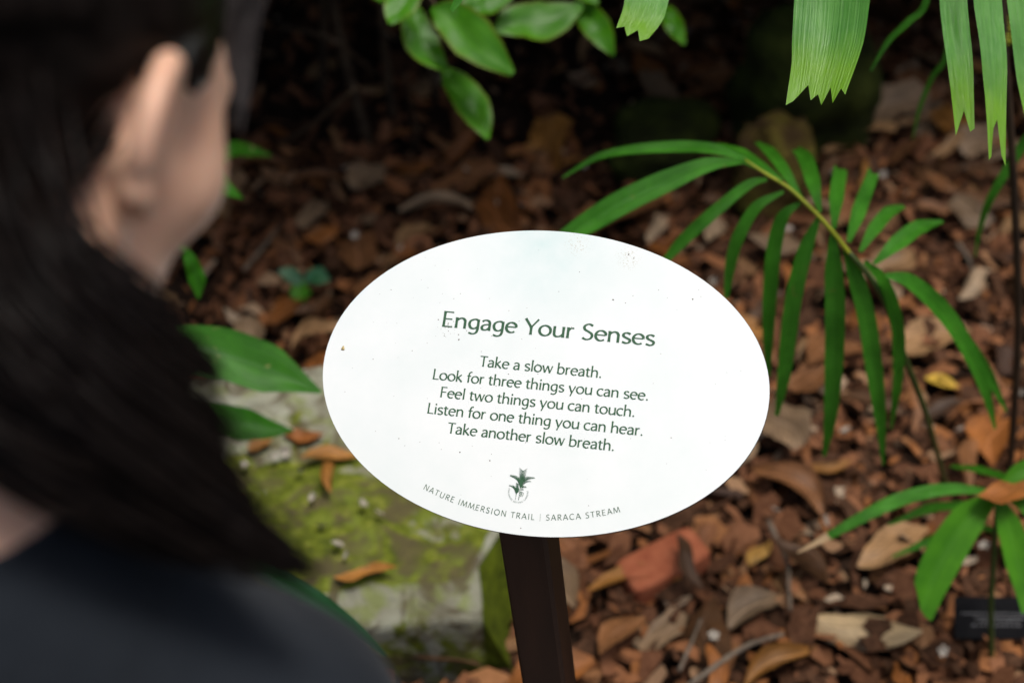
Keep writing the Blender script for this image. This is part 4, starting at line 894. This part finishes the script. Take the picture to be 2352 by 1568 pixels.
tag(obj('leaf_mulch', vs, fs, lm, None, smooth=True, cols=tone), 'bed of crumbled brown leaves and bark chips covering the soil', 'mulch', None, 'stuff')
# ================================================================ PERSON
def A3(v): return np.array(tuple(v), float)
def smin(a, b_, k):
    h = np.clip(.5 + .5 * (b_ - a) / k, 0, 1); return b_ * (1 - h) + a * h - k * h * (1 - h)
class Field:
    def __init__(s, axes): s.ax = axes; s.F = np.full([len(a) for a in axes], .2, np.float32)
    def sl(s, lo, hi): return tuple(slice(max(0, np.searchsorted(a, l)), max(1, np.searchsorted(a, h))) for a, l, h in zip(s.ax, lo, hi))
    def grid(s, q): return np.meshgrid(*[a[i] for a, i in zip(s.ax, q)], indexing='ij')
    def add(s, lo, hi, fn, k, sub=False):
        m = .05 + k; q = s.sl(lo - m, hi + m); X, Y, Z = s.grid(q)
        if X.size == 0: return
        d = fn(X, Y, Z).astype(np.float32); f = s.F[q]
        s.F[q] = -smin(-f, d, k) if sub else smin(f, d, k)
    def cone(s, a, b_, r1, r2, k=.02, sub=False):
        a, b_ = A3(a), A3(b_); ab = b_ - a; L2 = ab @ ab + 1e-12
        def fn(X, Y, Z):
            t_ = np.clip(((X - a[0]) * ab[0] + (Y - a[1]) * ab[1] + (Z - a[2]) * ab[2]) / L2, 0, 1)
            return np.sqrt((X - a[0] - ab[0] * t_) ** 2 + (Y - a[1] - ab[1] * t_) ** 2 + (Z - a[2] - ab[2] * t_) ** 2) - (r1 + (r2 - r1) * t_)
        r_ = max(r1, r2); s.add(np.minimum(a, b_) - r_, np.maximum(a, b_) + r_, fn, k, sub)
    def ell(s, c_, R, axes, k=.02, sub=False):
        c_ = A3(c_); U = [A3(v) for v in axes]; R = np.array(R, float)
        def fn(X, Y, Z):
            x, y, z = X - c_[0], Y - c_[1], Z - c_[2]; p = [x * u[0] + y * u[1] + z * u[2] for u in U]
            k0 = np.sqrt(sum((p[i] / R[i]) ** 2 for i in range(3))); k1 = np.sqrt(sum((p[i] / R[i] ** 2) ** 2 for i in range(3))) + 1e-9
            return k0 * (k0 - 1) / k1
        m = R.max(); s.add(c_ - m, c_ + m, fn, k, sub)
def surface_nets(F, axes):
    ng = F < 0; c = ng[:-1, :-1, :-1].astype(np.int8)
    cor = [(i, j, k) for i in (0, 1) for j in (0, 1) for k in (0, 1)]
    tot = sum(ng[i:ng.shape[0] - 1 + i, j:ng.shape[1] - 1 + j, k:ng.shape[2] - 1 + k].astype(np.int8) for i, j, k in cor)
    I = np.argwhere((tot > 0) & (tot < 8)); idx = np.full(tot.shape, -1, np.int64); idx[tuple(I.T)] = np.arange(len(I))
    acc = np.zeros((len(I), 3)); cnt = np.zeros(len(I))
    P = lambda o: np.stack([axes[d][I[:, d] + o[d]] for d in range(3)], 1)
    val = {o: F[I[:, 0] + o[0], I[:, 1] + o[1], I[:, 2] + o[2]] for o in cor}
    for a in cor:
        for d in range(3):
            if a[d] == 0:
                b_ = list(a); b_[d] = 1; b_ = tuple(b_); va, vb = val[a], val[b_]; m = (va < 0) != (vb < 0)
                t_ = np.where(m, va / np.where(np.abs(va - vb) < 1e-12, 1, va - vb), 0)[:, None]
                acc[m] += (P(a) + (P(b_) - P(a)) * t_)[m]; cnt[m] += 1
    vs = acc / cnt[:, None]; fs = []
    for d in range(3):
        e, f = (d + 1) % 3, (d + 2) % 3; s0 = [slice(None)] * 3; s1 = [slice(None)] * 3; s0[d] = slice(0, -1); s1[d] = slice(1, None)
        ch = ng[tuple(s0)] != ng[tuple(s1)]; E_ = np.argwhere(ch)
        E_ = E_[(E_[:, e] > 0) & (E_[:, f] > 0) & (E_[:, e] < F.shape[e] - 1) & (E_[:, f] < F.shape[f] - 1)]
        if not len(E_): continue
        def at(de, df):
            q = E_.copy(); q[:, e] += de; q[:, f] += df; return idx[tuple(q.T)]
        Q = np.stack([at(-1, -1), at(0, -1), at(0, 0), at(-1, 0)], 1); fl = ~ng[tuple(E_.T)]
        Q[fl] = Q[fl][:, ::-1]; fs.append(Q)
    return vs, np.vstack(fs)
# ---- pose
HC = Vector((-.196, .486, 1.312))                                  # between the ears
yaw, pit = rad(27), rad(40)
HF0 = Vector((math.sin(yaw), math.cos(yaw), 0)); HR = Vector((math.cos(yaw), -math.sin(yaw), 0))
HF = HF0 * math.cos(pit) - Vector((0, 0, 1)) * math.sin(pit); HU = HR.cross(HF)
def H(x, y, z): return HC + HR * x + HF * y + HU * z
HA = (HR, HF, HU)
NB = Vector((-.205, .355, 1.175))
TR = Vector((.90, -.43, 0)).normalized()
SHR = Vector((-.113, .332, 1.096)); SHL = Vector((-.355, .453, 1.112))
CH = (SHR + SHL) / 2 + Vector((-.01, -.02, -.06)); PEL = Vector((-.30, .09, .80)); WA = (CH + PEL) / 2 + Vector((0, .01, 0))
ELR = SHR + Vector((.035, .03, -.26)); WRR = ELR + Vector((-.05, .09, -.2)); ELL = SHL + Vector((-.05, .02, -.26)); WRL = ELL + Vector((.06, .09, -.2))
HIP = [PEL + TR * .085, PEL - TR * .085]; KN = [h + Vector((0, .02, -.38)) for h in HIP]; AN = [Vector((k_.x, k_.y - .03, .075)) for k_ in KN]
TF = Vector((-TR.y, TR.x, 0))
def axis(lo, hi, dense, f, g):
    out = [lo]
    while out[-1] < hi: out.append(out[-1] + (f if dense[0] <= out[-1] <= dense[1] else g))
    return np.array(out)
AXB = (axis(-.56, .10, (-.31, -.03), .0024, .006), axis(-.08, .68, (.36, .63), .0024, .006), axis(-.01, 1.46, (1.18, 1.44), .0024, .0065))
def head(f):
    f.ell(H(0, -.012, .048), (.074, .094, .082), HA, .01)
    f.ell(H(0, .045, -.012), (.056, .052, .082), HA, .03)
    f.ell(H(0, .042, -.058), (.045, .043, .044), HA, .03)
    f.cone(H(.014, .088, -.092), H(-.014, .088, -.092), .016, .016, .02)
    for s_ in (1, -1):
        f.cone(H(.051 * s_, .002, -.047), H(.020 * s_, .074, -.090), .014, .014, .022)
        f.cone(H(.060 * s_, .0, -.01), H(.051 * s_, .002, -.047), .014, .014, .02)
        f.ell(H(.041 * s_, .064, -.006), (.018, .022, .016), HA, .025)
        f.cone(H(.046 * s_, .058, .04), H(.044 * s_, .064, -.006), .012, .015, .025)
        f.cone(H(.014 * s_, .094, .038), H(.044 * s_, .08, .036), .010, .008, .015)
        f.ell(H(.032 * s_, .1, .018), (.016, .012, .011), HA, .012, True)
        f.ell(H(.010 * s_, .104, -.026), (.009, .010, .008), HA, .008)
    f.cone(H(0, .094, .028), H(0, .118, -.018), .008, .011, .012)
    f.cone(H(-.018, .094, -.05), H(.018, .094, -.05), .0075, .0075, .008); f.cone(H(-.015, .094, -.061), H(.015, .094, -.061), .0085, .0085, .008)
    f.ell(H(0, .107, -.0555), (.02, .012, .0018), HA, .004, True)
    for s_ in (1, -1):                                             # ears
        def e(u, v, o=0.0):
            back = max(0.0, .012 - u)
            return H(s_ * (.0755 + .56 * back + o), -.004 + u * .95 + .04 * v, (v * .84 if v > 0 else v * .63) + .002)
        hel = crom(np.array([(.008, .002), (.013, .013), (.013, .026), (.006, .0355), (-.006, .036), (-.016, .028), (-.0215, .014), (-.020, -.002), (-.0145, -.015), (-.007, -.025)]), 34)
        for i in range(33): f.cone(e(*hel[i]), e(*hel[i + 1]), .0036 + .0012 * math.sin(math.pi * min(1, i / 24)), .0036 + .0012 * math.sin(math.pi * min(1, (i + 1) / 24)), .0015)
        ant = crom(np.array([(.004, .026), (-.006, .022), (-.011, .012), (-.0115, .0), (-.006, -.012), (.002, -.016)]), 20)
        for i in range(19): f.cone(e(*ant[i], -.002), e(*ant[i + 1], -.002), .0032, .0032, .002)
        for i in range(10, 33): p_ = ant[min(19, (i - 10) * 19 // 22)]; f.cone(e(*hel[i], -.0035), e(*p_, -.0045), .0024, .0024, .002)
        f.cone(e(-.008, -.027), e(.0005, -.034), .0062, .006, .005); f.cone(e(-.002, -.02, -.002), e(.001, -.028, -.002), .005, .005, .004)
        f.cone(e(.012, -.002), e(.010, -.011), .0040, .0040, .004)
        f.cone(e(-.004, .02, -.012), e(-.002, -.010, -.009), .006, .006, .006)
def body(f):
    head(f)
    f.cone(H(0, -.035, -.03), NB, .05, .053, .03); f.cone(H(0, -.012, -.055), NB + TF * .005, .040, .05, .03)
    for s_, sh_ in ((1, SHR), (-1, SHL)): f.cone(NB + TR * .03 * s_ + Vector((0, 0, -.0)), sh_ + Vector((0, 0, .012)), .046, .044, .05)
    f.ell(CH, (.14, .088, .15), (TR, TF, Vector((0, 0, 1))), .05)
    f.ell(WA, (.115, .085, .17), (TR, TF, Vector((0, 0, 1))), .06); f.ell(PEL, (.15, .11, .12), (TR, TF, Vector((0, 0, 1))), .06)
    for sh_, el, wr in ((SHR, ELR, WRR), (SHL, ELL, WRL)):
        f.cone(sh_, el, .044, .034, .035); f.cone(el, wr, .034, .023, .02)
        d_ = (wr - el).normalized(); sd_ = 1 if sh_ is SHR else -1; ac = Vector((d_.y, -d_.x, 0)).normalized() * sd_; pn = d_.cross(ac)
        pc = wr + d_ * .045; f.ell(pc, (.036, .012, .046), (TF, TR, d_), .015)
        for q, (o_, L, r_) in enumerate(((.028, .072, .0085), (.0095, .08, .0088), (-.0095, .074, .0084), (-.027, .058, .0075))):
            b0 = pc + TF * o_ + d_ * .038; m1 = b0 + d_ * L * .48 - TR * .008 * sd_; m2 = m1 + d_ * L * .45 - TR * .02 * sd_
            f.cone(b0, m1, r_, r_ * .92, .006); f.cone(m1, m2, r_ * .92, r_ * .75, .004)
        b0 = pc + TF * .03 - d_ * .02; m1 = b0 + TF * .022 + d_ * .03 - TR * .01 * sd_; f.cone(b0, m1, .011, .0095, .01); f.cone(m1, m1 + d_ * .03 - TR * .008 * sd_, .0095, .0075, .004)
    for h_, k_, a_ in zip(HIP, KN, AN):
        f.cone(h_, k_, .078, .052, .04); f.cone(k_, a_, .052, .036, .03); f.cone(a_, a_ + TF * .12 + Vector((0, 0, -.042)), .034, .026, .03); f.cone(a_ + Vector((0, 0, -.04)), a_ + TF * .1 + Vector((0, 0, -.045)), .03, .028, .02)
skin, t, b = mat('skin', .5, .35); c = coords(t)
t.links.new(ramp(t, noise_tex(t, 26, 5, c), [(.35, (.62, .355, .24)), (.65, (.71, .44, .31))]), b.inputs['Base Color'])
b.inputs['Subsurface Weight'].default_value = .3; b.inputs['Subsurface Radius'].default_value = (.012, .004, .002); b.inputs['Subsurface Scale'].default_value = .5
bump(t, b, noise_tex(t, 500, 3, c), .06, .001)
shirtm, t, b = mat('black_cotton', .9, .12); b.inputs['IOR'].default_value = 1.2; c = coords(t)
t.links.new(ramp(t, noise_tex(t, 9, 5, c), [(.3, (.010, .0122, .0155)), (.7, (.019, .0225, .0275))]), b.inputs['Base Color'])
b.inputs['Sheen Weight'].default_value = .06; b.inputs['Sheen Roughness'].default_value = .5; bump(t, b, noise_tex(t, 14, 4, c), .35, .02)
trm = simple('dark_trousers', [(.3, (.012, .014, .02)), (.7, (.025, .028, .038))], 30, .9)
shm = simple('shoe_grey', [(.3, (.05, .05, .052)), (.7, (.1, .1, .105))], 60, .7)
hairm, t, b = mat('dark_hair', .28, .3); c = coords(t)
t.links.new(ramp(t, noise_tex(t, 120, 4, c), [(.3, (.004, .003, .0027)), (.7, (.011, .008, .007))]), b.inputs['Base Color'])
b.inputs['IOR'].default_value = 1.2
PR = Vector((PEL.x, PEL.y, 0))
person = thing('person', PR, 'person with long dark hair in a black t-shirt leaning forward to read the sign', 'person')
f = Field(AXB); body(f); vs, fs = surface_nets(f.F, f.ax); b = None; bo = obj('body', vs, fs, skin, person)
bodyF = f.F
# shirt: offset of the torso with short sleeves and a round neck
AXS = (axis(-.56, .10, (-.6, .2), .005, .005), axis(-.08, .56, (-.1, .6), .005, .005), axis(.66, 1.30, (0, 2), .005, .005))
f = Field(AXS)
for s_, sh_ in ((1, SHR), (-1, SHL)): f.cone(NB + TR * .028 * s_ + Vector((0, 0, .003)), sh_ + Vector((0, 0, .010)), .057, .051, .05)
f.ell(CH, (.155, .102, .16), (TR, TF, Vector((0, 0, 1))), .05); f.ell(WA, (.14, .108, .18), (TR, TF, Vector((0, 0, 1))), .06); f.ell(PEL + Vector((0, 0, .03)), (.165, .125, .12), (TR, TF, Vector((0, 0, 1))), .06)
for sh_, el in ((SHR, ELR), (SHL, ELL)): f.cone(sh_, sh_ + (el - sh_) * .72, .058, .060, .03)
X, Y, Z = np.meshgrid(*f.ax, indexing='ij'); wr_ = np.vectorize(lambda *a: 0.0)
f.F += (.0035 * np.sin(38 * X + 21 * Z + 9 * np.sin(14 * Y)) * np.sin(17 * Y - 24 * Z)).astype(np.float32)
nax = (H(0, -.03, -.03) - NB).normalized(); f.cone(NB + nax * .014, NB + nax * .13, .058, .07, .006, True)
vs, fs = surface_nets(f.F, f.ax); obj('shirt', vs, fs, shirtm, person)
AXT = (axis(-.56, .0, (-1, 1), .008, .008), axis(-.12, .36, (-1, 1), .008, .008), axis(.06, .94, (0, 2), .008, .008))
f = Field(AXT); f.ell(PEL, (.158, .118, .125), (TR, TF, Vector((0, 0, 1))), .05)
for h_, k_, a_ in zip(HIP, KN, AN): f.cone(h_, k_, .086, .064, .04); f.cone(k_, a_ + Vector((0, 0, .02)), .064, .052, .03)
vs, fs = surface_nets(f.F, f.ax); obj('trousers', vs, fs, trm, person)
for a_ in AN:
    f = Field((np.arange(a_.x - .12, a_.x + .16, .005), np.arange(a_.y - .1, a_.y + .22, .005), np.arange(-.02, .15, .005)))
    f.cone(a_ + Vector((0, 0, -.03)), a_ + TF * .125 + Vector((0, 0, -.042)), .044, .034, .02); f.cone(a_ + Vector((0, 0, -.0)), a_ + TF * .02 + Vector((0, 0, -.03)), .046, .044, .02)
    X, Y, Z = np.meshgrid(*f.ax, indexing='ij'); f.F = np.maximum(f.F, (.006 - Z).astype(np.float32))
    vs, fs = surface_nets(f.F, f.ax); obj('shoe', vs, fs, shm, person)
eyem = simple('eye_white', [(.3, (.6, .58, .55)), (.7, (.7, .68, .66))], 30, .2)
for s_ in (1, -1):
    vs, fs = lump(.023, .023, .023, 1, 0, 6, 2.0); obj('eye', [H(.032 * s_, .082, .018) + v for v in vs], fs, eyem, person)
# ---- hair: scalp cap over the head, plus strands
AXH = (axis(-.34, .0, (-1, 1), .004, .004), axis(.33, .66, (-1, 1), .004, .004), axis(1.18, 1.48, (0, 2), .004, .004))
f = Field(AXH); f.ell(H(0, -.014, .050), (.083, .104, .092), HA, .01); f.ell(H(0, .04, .03), (.066, .062, .06), HA, .02); f.ell(H(-.01, -.08, -.02), (.05, .045, .05), HA, .03)
X, Y, Z = np.meshgrid(*f.ax, indexing='ij'); q = np.stack([X - HC.x, Y - HC.y, Z - HC.z], -1); lx, ly, lz = q @ A3(HR), q @ A3(HF), q @ A3(HU)
line_ = np.interp(ly, [-.2, -.10, -.06, -.042, -.027, -.014, .018, .022, .034, .044, .07, .1], [-.12, -.10, -.062, -.036, .0, .028, .036, .026, .030, .052, .085, .11])
f.F = np.maximum(f.F, (-(lz - line_) * .6).astype(np.float32)); f.F += (.0012 * np.sin(420 * lx + 160 * lz)).astype(np.float32)
vs, fs = surface_nets(f.F, f.ax); hair = obj('hair', vs, fs, hairm, person)
def strands(ctrl, n, spread0, spread1, r0, npt=22, seed=0, lmin=.86, lmax=1.0):
    """a lock: n fine strands following ctrl (world points), spread at root and tip"""
    R_ = random.Random(seed); parts_v, parts_f = [], []; C_ = np.array([tuple(p) for p in ctrl])
    for i in range(n):
        o0 = np.array([R_.gauss(0, 1) for _ in range(3)]); o1 = o0 * .6 + np.array([R_.gauss(0, .6) for _ in range(3)]); m = len(C_); ln = R_.uniform(lmin, lmax)
        P = [C_[j] + o0 * spread0 * (1 - j / (m - 1)) + o1 * spread1 * (j / (m - 1)) for j in range(m)]
        Q = crom(np.array(P), npt * 2)[:int(npt * 2 * ln)]
        v_, f_ = tube(Q, [r0, r0, r0 * .9, r0 * .25], 4, npt, len(parts_v)); parts_v += v_; parts_f += f_
    return parts_v, parts_f
LK = [  # locks: photo sight-line centre lines with depth, count, spread at root / tip
 ([(-120, 250), (-20, 520), (120, 660), (260, 740), (360, 800), (450, 832), (518, 890)], [.50, .475, .47, .475, .485, .495, .50], 110, .010, .0045),
 ([(-150, 320), (-40, 600), (100, 760), (260, 860), (380, 930), (475, 990), (545, 1048)], [.49, .46, .46, .465, .475, .485, .49], 130, .014, .004),
 ([(-160, 420), (-40, 700), (120, 860), (300, 970), (430, 1060), (540, 1150), (625, 1240)], [.48, .455, .45, .46, .47, .48, .485], 150, .014, .0045),
 ([(-170, 520), (-40, 800), (120, 950), (300, 1070), (450, 1170), (590, 1255), (722, 1316)], [.475, .45, .45, .458, .468, .478, .48], 150, .013, .0035),
 ([(-180, 620), (-60, 880), (90, 1030), (240, 1130), (390, 1205), (520, 1260), (650, 1300)], [.475, .45, .45, .458, .468, .478, .482], 130, .010, .004),
 ([(-60, 420), (60, 560), (170, 640), (260, 690), (330, 720), (352, 742)], [.51, .49, .485, .49, .495, .50], 90, .009, .006),
 ([(-200, 200), (-150, 500), (-60, 720), (60, 840), (200, 930), (330, 1010), (430, 1100)], [.49, .46, .455, .46, .468, .475, .48], 130, .015, .008)]
for tip in ((512, 884, .50), (486, 862, .498), (430, 772, .492), (540, 1042, .489), (520, 1062, .488), (500, 985, .494), (560, 1108, .487), (598, 1168, .486), (628, 1242, .485), (668, 1276, .483), (712, 1312, .482), (735, 1322, .482), (600, 1282, .48), (380, 752, .5)):
    x, y, d = tip; k_ = (y - 740) / 580
    LK.append(([(-100 + 0 * k_, 380 + 240 * k_), (60, 640 + 260 * k_), (x * .62, 640 + (y - 640) * .72 + 30), (x * .86, y - 70 + 20 * k_), (x, y)], [.48, .462, d - .018, d - .006, d], 44, .006, .0016))
vs, fs = [], []
for i, (l, D, n, s0, s1) in enumerate(LK):
    v_, f_ = strands([V(x, y, d) for (x, y), d in zip(l, D)], n, s0, s1, .0011, seed=i, lmin=.86 if i in (3, 4) or i > 6 else .72, lmax=1.0 if i in (3, 4) or i > 6 else .93)
    b_ = len(vs); vs += v_; fs += [tuple(j + b_ for j in q) for q in f_]
obj('ponytail', vs, fs, hairm, person)
vs, fs = strands([V(335, 95, .545), V(262, 180, .527), V(214, 270, .516), V(150, 350, .506), V(40, 430, .492), V(-80, 500, .48)], 230, .0065, .006, .0007, seed=31)
obj('swept_lock', vs, fs, hairm, person)
vs, fs = strands([V(590, -90, .60), V(560, 20, .605), V(552, 120, .61), V(548, 210, .612), V(538, 300, .613)], 60, .0032, .0025, .0007, seed=20)
sheenm = simple('hair_sheen_tint', [(.3, (.025, .021, .021)), (.7, (.06, .052, .052))], 200, .5, .3)  # backlight sheen on the fringe put into a lighter hair colour
obj('fringe_lock', vs, fs, sheenm, person)
vs, fs = [], []
R2 = random.Random(4)
for i in range(420):                                               # combed-back strands over the scalp
    x0 = R2.uniform(-1, 1); z0 = R2.uniform(.03, .1); a = R2.uniform(-.12, .12)
    def onsc(th, ph):
        return H(.0845 * math.sin(ph), -.014 + .1055 * math.cos(th) * math.cos(ph), .050 + .0935 * math.sin(th) * math.cos(ph))
    ph = R2.uniform(-1.25, 1.25); P = [onsc(th, ph + a * th * .2) for th in np.linspace(rad(40), rad(205), 8)]
    v_, f_ = tube(P, [.0012, .0014, .0012], 4, 20, len(vs)); vs += v_; fs += f_
for i in range(900):                                               # short fine hair behind the ear, swept back to the tie
    u0 = R2.uniform(0, 1); P = [H(.0745 - .010 * u0 + .002 * R2.random(), -.017 - .03 * u0, .042 - .078 * u0), H(.070 - .006 * u0, -.04 - .03 * u0, .02 - .06 * u0 + R2.gauss(0, .004)), H(.058, -.068 - .015 * u0, -.002 - .04 * u0 + R2.gauss(0, .006)), H(.03, -.095, -.03 - .02 * u0)]
    v_, f_ = tube(P, [.0004, .0008, .0011, .0011], 4, 14, len(vs)); vs += v_; fs += f_
obj('combed_strands', vs, fs, hairm, hair)
